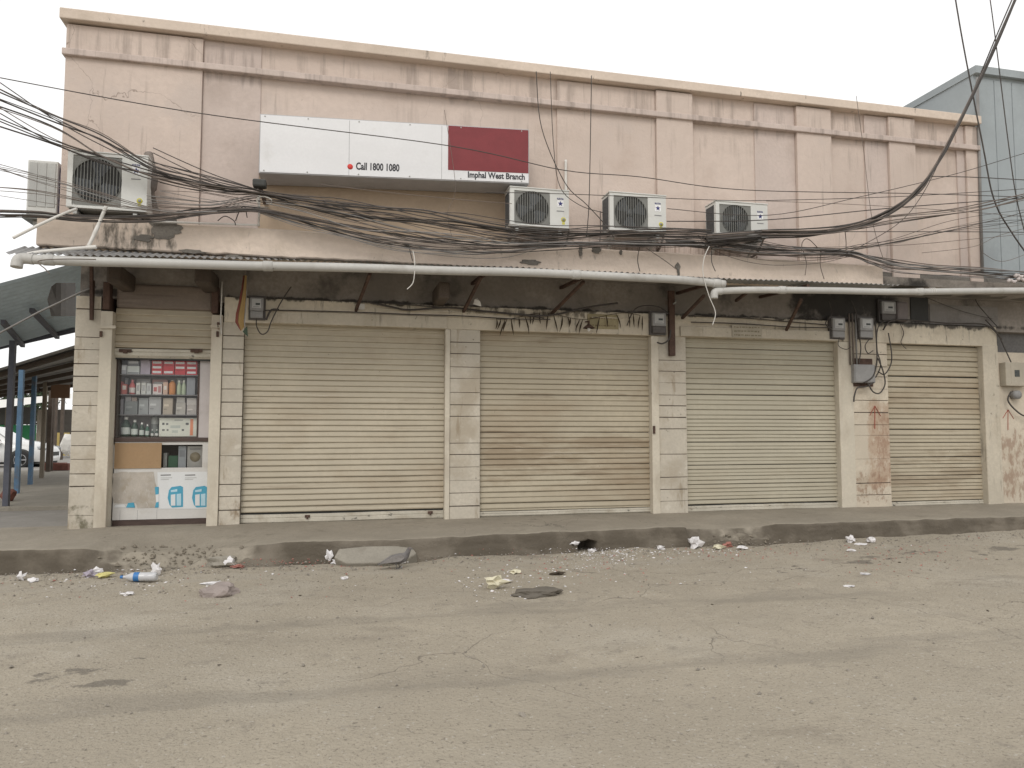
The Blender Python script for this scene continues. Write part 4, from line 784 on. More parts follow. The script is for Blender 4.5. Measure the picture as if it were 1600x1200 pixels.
# ------------------------------------------------------------------ medicine showcase
CY = .20                                         # plane of the glass
CB_ = thing('medicine_showcase', ((X[172] + X[327]) / 2, .4, 0), 'glass medicine showcase on a scuffed white counter in the left doorway', 'showcase')
cx0, cx1 = X[172] + .012, X[327] - .012
zc = lambda py, Y=CY: WZ(245, py, Y)
ztop, zrail0, zrail1 = zc(555), zc(690), zc(684)
gl, grr = WX(178, CY), WX(309, CY)
box('back_panel', M['laminate'], cx0, cx1, .62, .64, zrail1 + .03, ztop + .12, CB_)
box('side_panel', M['cabback'], cx0, cx0 + .02, CY + .012, .62, zrail1, ztop + .12, CB_); box('side_panel', M['laminate'], grr + .012, cx1, CY - .006, .62, zrail1 + .002, ztop + .12, CB_)
box('frame', M['woodframe'], cx0, gl, CY - .012, CY + .02, zrail1, ztop + .1, CB_); box('frame', M['woodframe'], grr - .008, grr + .011, CY - .014, CY + .02, zrail1, ztop + .1, CB_); box('frame', M['woodframe'], gl, grr - .008, CY - .012, CY + .02, ztop - .012, ztop + .1, CB_)
box('base_rail', M['woodframe'], cx0, cx1, CY - .03, .62, zrail0, zrail1, CB_, bevel=.004)
SH = [zc(586, .35), zc(617, .35), zc(648, .35)]
for z in SH: box('shelf', M['shelfglass'], cx0 + .021, grr - .01, CY + .03, .615, z - .012, z, CB_)
box('shelf', M['woodframe'], cx0 + .021, grr - .01, CY + .03, .615, zrail1 + .002, zrail1 + .014, CB_)
MB().add([(gl + .001, CY, zrail1 + .002), (grr - .009, CY, zrail1 + .002), (grr - .009, CY, ztop - .013), (gl + .001, CY, ztop - .013)], [(0, 1, 2, 3)]).build('glass_pane', M['glass'], CB_)
# the counter below
zw0, zw1 = zc(731), zc(695); wx0, wx1 = WX(180, CY), WX(318, CY); zk0, zk1 = zc(821), zc(811)
mb = MB(); mb.box(cx0, wx0, CY - .01, CY + .02, zk1, zrail0 - .002); mb.box(wx1, cx1, CY - .01, CY + .02, zk1, zrail0 - .002); mb.box(wx0, wx1, CY - .01, CY + .02, zk1, zw0); mb.box(wx0, wx1, CY - .01, CY + .02, zw1, zrail0 - .002)
mb.build('counter_front', M['counter'], CB_)
box('toe_strip', M['woodframe'], cx0, cx1, CY - .002, CY + .03, zk0, zk1 - .002, CB_); box('plinth', M['counter'], cx0, cx1, CY - .006, .6, -.05, zk0 - .002, CB_)
box('counter_back', M['cabback'], cx0, cx1, .55, .57, zk1, zrail0 - .004, CB_); box('counter_floor', M['woodframe'], cx0, cx1, CY + .022, .55, zw0 - .02, zw0 - .004, CB_)
MB().add([(wx0 + .001, CY + .004, zw0 + .001), (wx1 - .001, CY + .004, zw0 + .001), (wx1 - .001, CY + .004, zw1 - .001), (wx0 + .001, CY + .004, zw1 - .001)], [(0, 1, 2, 3)]).build('glass_pane', M['glass'], CB_)
for px in (193, 220, 250): xx = WX(px, CY); box('joint', M['greyprint'], xx - .0015, xx + .0015, CY - .0115, CY - .009, zk1, zc(796), CB_)
# torn paper and posters stuck on the counter
def poly_px(name, pts, Y, m, parent, th=.0025, **k): return MB().prism([(W(x, y, Y).x, W(x, y, Y).z) for x, y in pts], Y - th, Y).build(name, m, parent, **k)
poly_px('torn_paper', [(176, 740), (190, 737), (215, 738), (240, 737), (242, 752), (247, 768), (246, 785), (248, 793), (215, 794), (212, 786), (196, 787), (178, 786), (174, 770), (177, 752)], CY - .0105, M['torn'], CB_)
PO = thing('poster', W(285, 795, CY - .012), 'white poster with two blue product pictures on the lower counter', 'poster')
poly_px('sheet', [(246, 738), (324, 737), (324, 795), (247, 795)], CY - .0115, M['posterw'], PO)
for k, x0 in enumerate((262, 300)):
    x1 = 286 if k == 0 else 323.5
    poly_px('blue_panel', [(x0 + 6, 761), (x1 - 4, 759), (x1, 761), (x1, 792), (x0 + 7, 793), (x0 + 3, 789), (x0, 778), (x0 + 2, 766)], CY - .0145, M['cyan'], PO)
    for j, dx in enumerate((5, 14)): poly_px('product_picture', [(x0 + dx, 773 - j), (x0 + dx + 7, 772 - j), (x0 + dx + 7, 790), (x0 + dx, 790)], CY - .0175, M['palecyan'] if j else M['posterw'], PO)
    poly_px('product_cap', [(x0 + 5, 766), (x0 + 15, 764), (x0 + 15, 768), (x0 + 5, 769)], CY - .0175, M['palecyan'], PO)
    poly_px('heading_bar', [(x0 - 11, 741.5), (x0 + 5, 741), (x0 + 5, 743), (x0 - 11, 743.5)], CY - .0145, M['greyprint'], PO)
    for j in range(2): poly_px('text_line', [(x0 - 11, 746.2 + 2.6 * j), (x0 + 7 - 5 * j, 745.8 + 2.6 * j), (x0 + 7 - 5 * j, 746.8 + 2.6 * j), (x0 - 11, 747.2 + 2.6 * j)], CY - .0145, M['meterface'], PO)
PO2 = thing('poster_scrap', W(204, 794, CY - .012), 'small blue scrap of poster left at the counter foot', 'poster')
poly_px('scrap', [(197, 793), (200, 786), (209, 785), (211, 793)], CY - .0150, M['cyan'], PO2); poly_px('scrap', [(178, 793), (197, 793), (194, 788), (180, 789)], CY - .0135, M['posterw'], PO2)
PO3 = thing('poster_scrap', W(245, 790, CY - .012), 'narrow blue scrap of poster at the torn paper edge', 'poster')
poly_px('scrap', [(242, 761), (248, 760.5), (248, 772), (243, 773)], CY - .0165, M['cyan'], PO3); poly_px('scrap', [(244, 785), (248, 784), (248, 793), (242, 793)], CY - .0165, M['cyan'], PO3); poly_px('scrap', [(243, 773), (248, 772), (248, 784), (244, 785)], CY - .0165, M['posterw'], PO3)
# goods
def colmat(c, r=.5):
    c = tuple(min(.85, x * 1.22) for x in c)
    k = 'c_%s' % (c,); 
    if k not in M: M[k] = mat('packaging_%d' % len(M), c, r, .08, 9)
    return M[k]
def carton(px0, px1, py0, z, Y, c, label, group=None, band=None, d=.12, mark=None):
    a = WX(px0, Y, py0); b = WX(px1, Y, py0); h = WZ((px0 + px1) / 2, py0, Y) - z
    if band is None and mark is None:
        return box('carton', colmat(c), a, b, Y, Y + d, z + .001, z + h, bevel=.002, label=label, cat='carton', group=group)
    r = thing('carton', ((a + b) / 2, Y, z), label, 'carton', group); box('box', colmat(c), a, b, Y, Y + d, z + .001, z + h, r, bevel=.002)
    if band: box('label_band', colmat(band), a + (b - a) * .08, b - (b - a) * .08, Y - .0015, Y, z + h * .45, z + h * .85, r)
    if mark:
        for (u0, u1, v0, v1, mc) in mark: box('print', colmat(mc), a + (b - a) * u0, a + (b - a) * u1, Y - .0015, Y, z + h * v0, z + h * v1, r)
    return r
def bottle(px0, px1, py0, z, Y, c, cap, label, lab=None, shoulder=.7, kind='bottle'):
    a = WX(px0, Y, py0); b = WX(px1, Y, py0); h = WZ((px0 + px1) / 2, py0, Y) - z; R = (b - a) / 2; cx = (a + b) / 2
    r = thing(kind, (cx, Y + R, z), label, kind); cy = Y + R
    MB().lathe((cx, cy, z), [(.001, .001), (R * .94, .001), (R, .006), (R, h * shoulder * .82), (R * .9, h * shoulder * .93), (R * .42, h * (shoulder + .12)), (R * .38, h * .88)], 14).build('body', colmat(c, .35), r)
    MB().lathe((cx, cy, z), [(R * .44, h * .86), (R * .46, h * .985), (R * .40, h), (.001, h)], 12).build('cap', colmat(cap, .5), r)
    if lab: MB().lathe((cx, cy, z), [(R * 1.015, h * .12), (R * 1.015, h * shoulder * .66)], 14).build('label', colmat(lab), r)
    return r
z4 = zrail1 + .014; IY = CY + .10
carton(180, 198, 570, SH[0], IY, (.42, .42, .44), 'grey flat carton at the left end of the top shelf', band=(.65, .65, .66))
carton(199, 218, 572, SH[0], IY, (.58, .60, .58), 'white carton beside the lilac one on the top shelf', mark=[(.05, .95, .1, .25, (.25, .26, .27))])
carton(199.5, 217.5, 563, WZ(208, 572, IY), IY, (.16, .16, .17), 'dark carton lying on the white one, top shelf', band=(.5, .5, .52), d=.1)
carton(220, 235, 560, SH[0], IY, (.42, .36, .42), 'lilac carton left of the red ones on the top shelf')
zr = SH[0]
for row, (n, h) in enumerate(((4, 7.5), (4, 7.5), (4, 7.0))):
    hh = .061
    for k in range(n):
        x0 = 237 + k * 18; a, b = WX(x0, IY, 575), WX(x0 + 17.2, IY, 575); zb2 = zr + row * hh
        r = thing('red_carton', ((a + b) / 2, IY, zb2), 'red medicine carton with a white label stacked on the top shelf', 'carton', 'stacked red cartons')
        off = rnd(-.004, .004); box('box', colmat((.55, .05, .06)), a + .001, b - .001, IY + off, IY + .12, zb2 + .001, zb2 + hh - .001, r, bevel=.002)
        if (row + k) % 3 != 2 or row == 2: box('label_band', colmat((.78, .70, .70)), a + .012, b - .016, IY + off - .0015, IY + off, zb2 + .02, zb2 + .048, r)
carton(183, 190, 596, SH[1], IY, (.48, .10, .09), 'red packet at the left of the second shelf', band=(.6, .5, .5)); carton(191, 198, 600, SH[1], IY, (.45, .12, .10), 'shorter red packet next to the left one, second shelf', band=(.62, .55, .5))
bottle(201, 211, 593, SH[1], IY, (.46, .12, .12), (.5, .2, .2), 'red topped bottle on the second shelf', (.6, .55, .52))
for i, (a, b, t, c) in enumerate(((213, 219, 598, (.58, .57, .53)), (221, 228, 598, (.55, .55, .52)), (229, 236, 599, (.50, .51, .50)))): carton(a, b, t, SH[1], IY, c, ['slim white carton right of the red topped bottle', 'middle slim white carton on the second shelf', 'greyish slim carton on the second shelf'][i], mark=[(.2, .8, .3, .8, (.36, .36, .36))])
carton(239, 253, 600, SH[1], IY, (.58, .52, .50), 'wide white carton with red print on the second shelf', mark=[(.1, .45, .3, .7, (.42, .12, .12)), (.6, .9, .2, .8, (.4, .2, .2))])
carton(255, 262, 597, SH[1], IY, (.52, .36, .28), 'peach carton beside the orange jar', mark=[(.2, .8, .4, .7, (.6, .55, .5))])
bottle(263, 274, 594, SH[1], IY, (.52, .22, .08), (.6, .5, .4), 'orange jar on the second shelf', None, .85, 'jar')
bottle(276, 283, 594, SH[1], IY, (.40, .46, .33), (.62, .62, .55), 'pale green bottle next to the orange jar'); bottle(283.5, 290.5, 594, SH[1], IY, (.40, .46, .33), (.62, .62, .55), 'pale green bottle next to the grey pouch')
carton(292, 305, 590, SH[1], IY, (.24, .25, .27), 'dark grey pouch at the right end of the second shelf')
for i, (a, b, t, c, l) in enumerate(((180, 193, 623, (.15, .14, .15), 'dark carton at the left end of the third shelf'), (195, 215, 627, (.16, .17, .17), 'wide dark grey carton on the third shelf'), (217, 232, 622, (.24, .25, .25), 'mid grey carton on the third shelf'), (233, 252, 620, (.31, .31, .31), 'large light grey carton on the third shelf'), (255, 270, 622, (.36, .31, .25), 'beige carton on the third shelf'), (275, 290, 629, (.34, .32, .29), 'low beige carton towards the right of the third shelf'), (292, 307, 633, (.36, .33, .31), 'lowest pale carton at the right end of the third shelf'))):
    carton(a, b, t, SH[2], IY, c, l, mark=[(.1, .6, .5, .62, lum(c, 1.5)), (.1, .4, .3, .36, lum(c, .6))])
carton(292, 307, 622, WZ(300, 633, IY), IY, (.42, .39, .37), 'pale carton lying on another at the right end, third shelf', d=.1)
bottle(177.5, 186, 662, z4, IY, (.42, .10, .17), (.6, .5, .5), 'pink tube at the left end of the bottom shelf', (.48, .14, .22), .9, 'tube')
bottle(188, 203, 651, z4, IY, (.035, .06, .045), (.65, .65, .62), 'largest dark green bottle on the bottom shelf', (.50, .53, .50))
bottle(204, 215, 656, z4, IY, (.035, .06, .045), (.65, .65, .62), 'second largest dark green bottle on the bottom shelf', (.50, .53, .50))
bottle(217, 225, 660, z4, IY, (.035, .06, .045), (.65, .65, .62), 'third dark green bottle on the bottom shelf', (.46, .49, .46))
bottle(226.5, 233, 663, z4, IY, (.04, .10, .07), (.62, .62, .6), 'small green spray bottle on the bottom shelf', (.42, .45, .42))
bottle(235, 247, 650, z4, IY + .09, (.45, .46, .44), (.58, .58, .55), 'tall grey jar behind the small bottles', (.22, .23, .22), .93, 'jar')
bottle(235, 240, 671, z4, IY, (.05, .07, .06), (.62, .62, .6), 'tiny bottle beside the spray bottle', (.5, .5, .48)); bottle(242, 247, 671, z4, IY, (.05, .07, .06), (.62, .62, .6), 'tiny bottle beside the printed carton', (.5, .5, .48))
r = carton(249, 308, 653, z4, IY, (.52, .52, .46), 'long printed pale carton on the bottom shelf', mark=[(.82, .90, .06, .94, (.55, .20, .11)), (.08, .14, .62, .74, (.08, .08, .08)), (.18, .24, .62, .72, (.1, .1, .1)), (.08, .15, .3, .4, (.14, .14, .13)), (.2, .25, .3, .4, (.14, .14, .13)), (.70, .78, .62, .74, (.08, .08, .08)), (.60, .66, .3, .4, (.1, .1, .1)), (.40, .62, .86, .90, (.2, .2, .2)), (.3, .56, .45, .6, (.36, .38, .35)), (.34, .5, .2, .34, (.38, .4, .36))])
for (a, b, t, zz, c, l) in ((196, 205, 620, WZ(205, 627, IY), (.34, .33, .33), 'small grey box on the wide dark carton, third shelf'), (206, 214, 621, WZ(205, 627, IY), (.42, .34, .30), 'small tan box on the wide dark carton, third shelf'), (276, 289, 621, WZ(282, 629, IY), (.45, .43, .40), 'small pale box on the low beige carton'), (262, 274, 623, SH[2], (.44, .38, .30), 'tan box pushed between the beige cartons')):
    carton(a, b, t, zz + .001, IY + (.03 if a != 262 else .125), c, l, d=.07)
for i, (a, b, t, c) in enumerate(((184, 200, 590, (.30, .30, .32)), (214, 235, 592, (.38, .37, .36)), (238, 262, 593, (.42, .24, .22)), (276, 290, 591, (.30, .33, .30)))): carton(a, b, t, SH[1], IY + .16, c, ['grey carton standing behind the red packets', 'grey carton standing behind the slim white cartons', 'dull red carton standing behind the wide white one', 'grey green carton behind the pale green bottles'][i], mark=[(.1, .9, .7, .85, (.5, .48, .46))])
zf = zw0 - .004
box('cardboard_sheet', M['card'], WX(181, CY - .02), WX(254, CY - .02), CY - .022, CY - .011, zc(731.5), zc(692), label='brown cardboard sheet covering the left of the counter window', cat='cardboard')
carton(263, 278, 712, zf, IY, (.05, .13, .075), 'dark green carton inside the counter window'); carton(279, 291, 697, zf, IY - .02, (.40, .42, .44), 'silver grey carton beside the dial in the counter window', mark=[(.15, .85, .5, .8, (.3, .31, .33))])
DB = carton(293, 317, 697, zf, IY - .02, (.46, .44, .41), 'white carton with a round beige dial in the counter window', mark=[(.15, .85, .82, .9, (.3, .28, .27))])
c = W(305, 714, IY - .02); MB().lathe((c.x, IY - .024, c.z), [(.001, 0), (.062, 0), (.062, .004)], 24, 'Y').build('dial', colmat((.33, .28, .20)), DB)
carton(255.5, 261, 708, zf, IY, (.40, .40, .38), 'narrow pale carton left of the dark green one')

# ------------------------------------------------------------------ yard on the left: sheds, posts, car, things behind
p0 = G(5, 797, 0); FL_ = .05
box('step_slab', M['slabc'], -9.0, X[112] - .02, 2.55, 14.0, -.1, FL_, kind='structure', bevel=.01)
M['bluepost'] = mat('blue_painted_post', (.09, .17, .27), .6, .15, 5, [((.12, .11, .11), .6, 6, .5, .2)]); M['greypost'] = mat('slate_painted_post', (.10, .105, .13), .6, .15, 5, [(RUST, .4, 9, .6, .1)]); M['brownpost'] = mat('brown_post', (.09, .07, .055), .8, .2, 5); M['timber'] = mat('weathered_timber', (.22, .19, .15), .9, .2, 5, sx=(4, 4, .4))
S1 = thing('tin_shed', (-5, 2, 0), 'nearer open shed with a blue grey corrugated roof left of the corner', 'shed')
def q3(px, py, Y): return W(px, py, Y)
A_, B_, C2, D2 = q3(-260, 512, .6), q3(131, 409, .6), q3(180, 497, 3.4), q3(-120, 580, 3.4)
wave_sheet('roof_sheet', M['tin_blue'], A_, B_, C2, D2, 20, .014, S1, along='v')
for px0, px1 in ((50, 90), (5, 36), (-60, -30)): MB().bar(q3(px0, 478 if px0 == 50 else 496, 1.5) - Vector((0, 0, .06)), q3(px1, 524 if px1 == 90 else 537, 3.4) - Vector((0, 0, .03)), .06).build('rafter', M['greypost'], S1)
MB().bar(q3(-60, 556, 3.3), q3(118, 516, 3.3), .06).build('purlin', M['greypost'], S1)
def post(par, px, py, top, m, w=.07, z0=FL_):
    p = G(px, py, z0); t = WZ(px, top, p.y); MB().bar((p.x, p.y, z0 - .01), (p.x, p.y, t), w).build('post', m, par); return p
post(S1, 9, 796, 532, M['greypost'], .075, .0)
# dark torn sheet hung under the roof and the conduit across it
def hang_sheet(u, v):
    a = q3(80 + (118 - 80) * u - (6 if 0 < v < 2 and u == 0 else 0), 442 + (494 - 442) * v / 2 + (6 if u == 0 and v == 0 else 0), .55 + .1 * math.sin(u * 3)); return a
MB().grid(hang_sheet, lin(0, 1, 6), [0, 1, 2], False).build('hung_sheet', M['tin_dark'], label='dark torn sheet hanging under the nearer shed roof', cat='sheet')
MB().tube([q3(-30, 536, .4), q3(60, 488, .3), q3(128, 456, .05), q3(150, 448, .02)], .012, 6).build('conduit_pipe', M['cable_grey'], label='thin grey conduit slanting from the corner pillar over the shed', cat='pipe')
S2 = thing('tin_shed', (-7, 9, 0), 'further open shed with dark roof boards on blue posts', 'shed')
wave_sheet('roof_sheet', M['tin'], q3(-160, 625, 5.2), q3(200, 515, 5.2), q3(230, 591, 12.5), q3(-90, 628, 12.5), 26, .014, S2, along='v')
for k, t in enumerate((.05, .25, .45, .65, .85)):
    a = q3(-160, 625, 5.2) * (1 - t) + q3(-90, 628, 12.5) * t; b = q3(200, 515, 5.2) * (1 - t) + q3(230, 591, 12.5) * t
    MB().bar(a - Vector((0, 0, .07)), b - Vector((0, 0, .07)), .10, .08).build('rafter', M['brownpost'], S2)
MB().bar(q3(-40, 562, 5.3) - Vector((0, 0, .12)), q3(60, 602, 11.5) - Vector((0, 0, .1)), .09).build('beam', M['brownpost'], S2)
for px, py, top, m, w in ((26, 771, 578, 'bluepost', .075), (47, 757, 587, 'bluepost', .075), (65, 747, 594, 'timber', .08), (75, 737, 598, 'brownpost', .10), (79, 736, 598, 'brownpost', .08), (84, 722, 615, 'brownpost', .11), (95, 718, 612, 'brownpost', .11), (11, 780, 590, 'brownpost', .06)): post(S2, px, py, top, M[m], w)
a, b = q3(80, 622, 11), q3(110, 601, 11); box('name_board', mat('brown_board', (.22, .135, .085), .8, .1, 3), a.x, b.x, 10.95, 11.0, a.z, b.z, label='brown board hung under the further shed', cat='board')
a, b = q3(111, 602, .8), q3(116, 543, .8); SN = thing('side_sign', (a.x, .8, a.z), 'red and white sign strip on the edge of the corner pillar', 'sign')
xe = X[112]; box('panel', M['whiteprint'], xe - .05, xe + .008, .8, .85, a.z, b.z, SN); box('red_edge', M['redprint'], xe - .02, xe + .008, .79, .799, a.z, b.z - .02, SN)
# brick lump on the slab
p = G(14, 783, FL_)
def lump(c, rx, ry, rz, seed, n=2, rough=.28, flat=0.0):
    bm = bmesh.new(); bmesh.ops.create_icosphere(bm, subdivisions=n, radius=1)
    mb = MB(); vs_ = []
    for v in bm.verts:
        k = 1 + rough * noise.noise(v.co * 1.6 + Vector((seed * 3.3, 0, seed))) * 1.7; q = v.co * k
        vs_.append((c[0] + q.x * rx, c[1] + q.y * ry, c[2] + max(-flat if flat else -9, q.z) * rz))
    mb.add(vs_, [tuple(v.index for v in f.verts) for f in bm.faces]); bm.free(); return mb
M['brick'] = mat('broken_red_brick', (.20, .085, .065), .9, .2, 9, [((.12, .06, .05), .5, 9, .5, .2)], .8, 40)
lump((p.x - .02, p.y, FL_ + .09), .12, .10, .10, 5, 2, .35).build('brick_lump', M['brick'], label='broken red brick lump beside the nearest shed post', cat='brick')
for k in range(5):
    a = G(76 + 5.4 * k, 735, FL_); box('kerb_brick', M['brick'], a.x - .2, a.x + .18, a.y - .12, a.y + .12, FL_, FL_ + .2 + .02 * (k % 2), bevel=.02, label='dark red brick in the low row at the back of the shed', cat='brick', group='low brick row behind the shed posts')
# far stall with a green front, its roof and column
ST = thing('market_stall', (-16, 33, -.3), 'far stall with a green front under a pale sloping roof', 'stall')
def qb(px0, px1, py0, py1, Y, m, nm, par, d=.1):
    a, b = W(px0, py1, Y), W(px1, py0, Y); return box(nm, m, a.x, b.x, Y, Y + d, a.z, b.z, par)
qb(-60, 56, 664, 690, 33, mat('green_painted_front', (.03, .20, .08), .7, .1, 1), 'green_front', ST); qb(-60, 56, 636, 663, 34, M['tin_dark'], 'shaded_opening', ST); qb(56, 66, 640, 700, 32.5, M['timber'], 'column', ST, .4)
MB().add([W(-60, 645, 31), W(112, 623, 31), W(112, 615, 38), W(-60, 630, 38)], [(0, 1, 2, 3)]).build('roof', M['white_pvc'], ST)
for px in (6, 30): qb(px, px + 3, 636, 690, 32.9, M['timber'], 'post', ST, .1)
qb(66, 125, 640, 700, 36, mat('grey_brown_back_wall', (.16, .145, .13), .9, .15, .5), 'back_wall', ST)
qb(86, 108, 676, 712, 27, mat('mustard_board', (.38, .29, .10), .8, .1, .6), 'yellow_crate', None).__setattr__('name', 'yellow_panel')
tag(bpy.data.objects['yellow_panel'], 'mustard yellow panel behind the shed posts', 'panel')
p = W(104, 712, 22); lump((p.x, 22, p.z + .42), .22, .2, .42, 9, 2, .2).build('white_sack', plain('white_sack_cloth', (.62, .6, .56), .9), label='white sack standing behind the shed posts', cat='sack')
# tree beyond the stall
def tree(px, py, Y, h, R, label, seed):
    rn = random.Random(seed); b = W(px, py, Y); b.z = -.4; t = thing('tree', b, label, 'tree', 'trees beyond the stall')
    MB().tube([b, b + Vector((.1, 0, h * .35)), b + Vector((.0, .1, h * .7))], [.2, .15, .08], 7).build('trunk', M['timber'], t)
    for k in range(4):
        a = rn.uniform(0, 6.28); MB().tube([b + Vector((.05, 0, h * .4)), b + Vector((math.cos(a) * R * .4, math.sin(a) * R * .4, h * .62)), b + Vector((math.cos(a) * R * .7, math.sin(a) * R * .7, h * .8))], [.09, .06, .02], 5).build('limb', M['timber'], t)
    mb = MB(); cl = [(rn.gauss(0, .45) * R, rn.gauss(0, .45) * R, h * .72 + rn.gauss(0, .4) * R) for _ in range(26)]
    for _ in range(2600):
        c = rn.choice(cl); s = rn.uniform(.08, .16); p = b + Vector((c[0] + rn.gauss(0, .22) * R, c[1] + rn.gauss(0, .22) * R, c[2] + rn.gauss(0, .18) * R))
        u = Vector((rn.gauss(0, 1), rn.gauss(0, 1), rn.gauss(0, 1))).normalized() * s; v = u.cross(Vector((rn.gauss(0, 1), rn.gauss(0, 1), rn.gauss(0, 1)))).normalized() * s * .5
        mb.add([p - u, p + v, p + u, p - v], [(0, 1, 2, 3)])
    mb.build('crown', mat('dull_foliage_%d' % seed, (.06, .085, .045), .8, .3, 1.5), t, kind='stuff')
tree(14, 640, 48, 4.6, 1.7, 'dull green tree rising behind the stall roof, left one', 3); tree(52, 640, 52, 5.2, 1.5, 'dull green tree behind the blue posts, right one', 8)

# ------------------------------------------------------------------ parked car behind the posts
CA = thing('parked_car', (-9.78, 19.35, -.12), 'white hatchback parked behind the blue shed posts, front to the right', 'car')
M['carpaint'] = mat('white_car_paint', (.66, .66, .65), .3, .03, 2, coat=.5, spec=.5); M['tyre'] = plain('black_tyre', (.025, .025, .025), .85); M['rim'] = plain('silver_rim', (.45, .45, .46), .35, .6); M['lens'] = plain('grey_headlamp', (.3, .31, .32), .15, .2)
O_ = ROOT[CA]
st = [(0, .60, .50, .60), (.05, .70, .58, .72), (.22, .80, .70, .79), (.6, .90, .82, .82), (1.0, .97, .90, .84), (1.15, 1.0, .92, .84), (1.75, 1.42, .94, .84), (2.2, 1.50, .95, .84), (3.0, 1.46, .96, .83), (3.45, 1.30, .97, .81), (3.7, .98, .9, .78), (3.78, .62, .55, .70)]
def car_ring(d, ht, hb, w):
    cab = min(1, max(0, (ht - hb - .08) / .35)); wt = w * (.88 - .16 * cab); half = [(w * .92, .24), (w, .38), (w * 1.005, .58), (w * .985, hb), (wt * 1.0, ht - .05), (wt * .82, ht), (0, ht + .015)]
    return [Vector((-d, -y, z)) for y, z in half] + [Vector((-d, y, z)) for y, z in half[-2::-1]]
rings = [car_ring(*q) for q in st]; n = len(rings[0]); mb = MB(); mb.add([O_ + v for r in rings for v in r], [(i * n + k, (i + 1) * n + k, (i + 1) * n + k + 1, i * n + k + 1) for i in range(len(rings) - 1) for k in range(n - 1)] + [tuple(range(n)), tuple((len(rings) - 1) * n + k for k in range(n))], True)
mb.build('body', M['carpaint'], CA)
box('underbody', M['acdark'], O_.x - 3.6, O_.x - .12, O_.y - .70, O_.y + .70, O_.z + .16, O_.z + .32, CA)
def side_win(d0, d1, lab):
    R0 = [car_ring(*q) for q in st]; 
    def at(d, k):
        for (a, b), (ra, rb) in zip(zip(st, st[1:]), zip(R0, R0[1:])):
            if a[0] <= d <= b[0]: t = (d - a[0]) / (b[0] - a[0]); return ra[k] * (1 - t) + rb[k] * t
    q = []
    for d, f in ((d0, .06), (d1, .06), (d1 - .05, .92), (d0 + .45 if d0 < 1.5 else d0 + .05, .92)): q.append(O_ + at(d, 3) * (1 - f) + at(d, 4) * f + Vector((0, -.006, 0)))
    MB().add(q, [(0, 1, 2, 3)]).build('side_window', M['carglass'], CA)
side_win(1.32, 2.2, 0); side_win(2.27, 3.2, 0)
wsq = [rings[5][4], rings[5][8], rings[6][8], rings[6][4]]; MB().add([O_ + v + Vector((.012, 0, .02)) for v in wsq], [(0, 1, 2, 3)]).build('windscreen', M['carglass'], CA)
for d in (.74, 3.05):
    for sgn in (-1, 1):
        c = O_ + Vector((-d, sgn * .82, .31)); MB().lathe(c, [(.001, -.03 * 1), (.37, -.03), (.37, .02)] if sgn < 0 else [(.001, .03), (.37, .03), (.37, -.02)], 22, 'Y').build('wheel_arch', M['acdark'], CA)
        wh = MB().lathe(c + Vector((0, sgn * .03, 0)), [(.20, -.05), (.28, -.055), (.31, -.03), (.31, .05), (.2, .05)], 24, 'Y').build('wheel', M['tyre'], CA)
        rim = MB()
        for k in range(5):
            a = k * 1.2566; rim.bar(c + Vector((0, sgn * .06, 0)), c + Vector((.2 * math.cos(a), sgn * .06, .2 * math.sin(a))), .07, .03)
        rim.lathe(c + Vector((0, sgn * .06, 0)), [(.18, -.01), (.21, -.01), (.21, .01), (.18, .01)], 20, 'Y'); rim.build('rim', M['rim'], wh)
for sgn in (-1, 1): lump((O_.x - .22, O_.y + sgn * .70, O_.z + .68), .20, .09, .085, 3, 2, .1).build('headlight', M['lens'], CA)
lump((O_.x - .12, O_.y - .70, O_.z + .42), .07, .05, .05, 4, 1, .1).build('fog_lamp', M['lens'], CA)
box('grille', M['acdark'], O_.x - .03, O_.x + .01, O_.y - .45, O_.y + .45, O_.z + .42, O_.z + .56, CA); MB().bar(O_ + Vector((-1.42, -.86, .86)), O_ + Vector((-1.36, -1.0, .92)), .14, .1).build('mirror', M['carpaint'], CA)

# ------------------------------------------------------------------ things lying on the road
from mathutils.bvhtree import BVHTree
_tv, _tf = [], []
for nm in ('pavement', 'road'):
    me = bpy.data.objects[nm].data; b = len(_tv); _tv += [v.co.copy() for v in me.vertices]; _tf += [tuple(b + i for i in p.vertices) for p in me.polygons]
_bvh = BVHTree.FromPolygons(_tv, _tf)
def down(x, y):
    h = _bvh.ray_cast(Vector((x, y, 1.0)), Vector((0, 0, -1)))[0]; return h.z if h else -.27
def GR(px, py):
    h = _bvh.ray_cast(CAMPOS, _ray(px, py).normalized())[0]; return h.copy() if h else G(px, py, -.27)
M['paper'] = mat('crumpled_white_paper', (.68, .66, .66), .8, .06, 9, [((.4, .37, .33), .4, 9, .58, .2)]); M['creampaper'] = mat('crumpled_cream_paper', (.60, .56, .42), .8, .06, 9); M['lilac'] = mat('lilac_plastic_scrap', (.38, .34, .40), .6, .1, 9); M['yellow'] = mat('yellow_wrapper', (.58, .53, .22), .5, .1, 9); M['redscrap'] = mat('reddish_scrap', (.36, .16, .13), .8, .1, 9)
def crumple(px, py, rx, rz, m, label, seed, cat='paper', name='crumpled_paper', fl=.8):
    p = GR(px, py); mb = lump((0, 0, 0), rx, rx * .7, rz, seed, 2, .75); lo = min(v.z for v in mb.v)
    for v in mb.v: v.x += p.x; v.y += p.y; v.z += p.z - lo - .004
    mb.sm = [False] * len(mb.f); mb.build(name, m, label=label, cat=cat)
crumple(33, 907, .035, .03, M['paper'], 'small white paper ball at the far left of the road', 1); crumple(52, 909, .04, .018, M['paper'], 'flattened white paper right of the leftmost paper ball', 2)
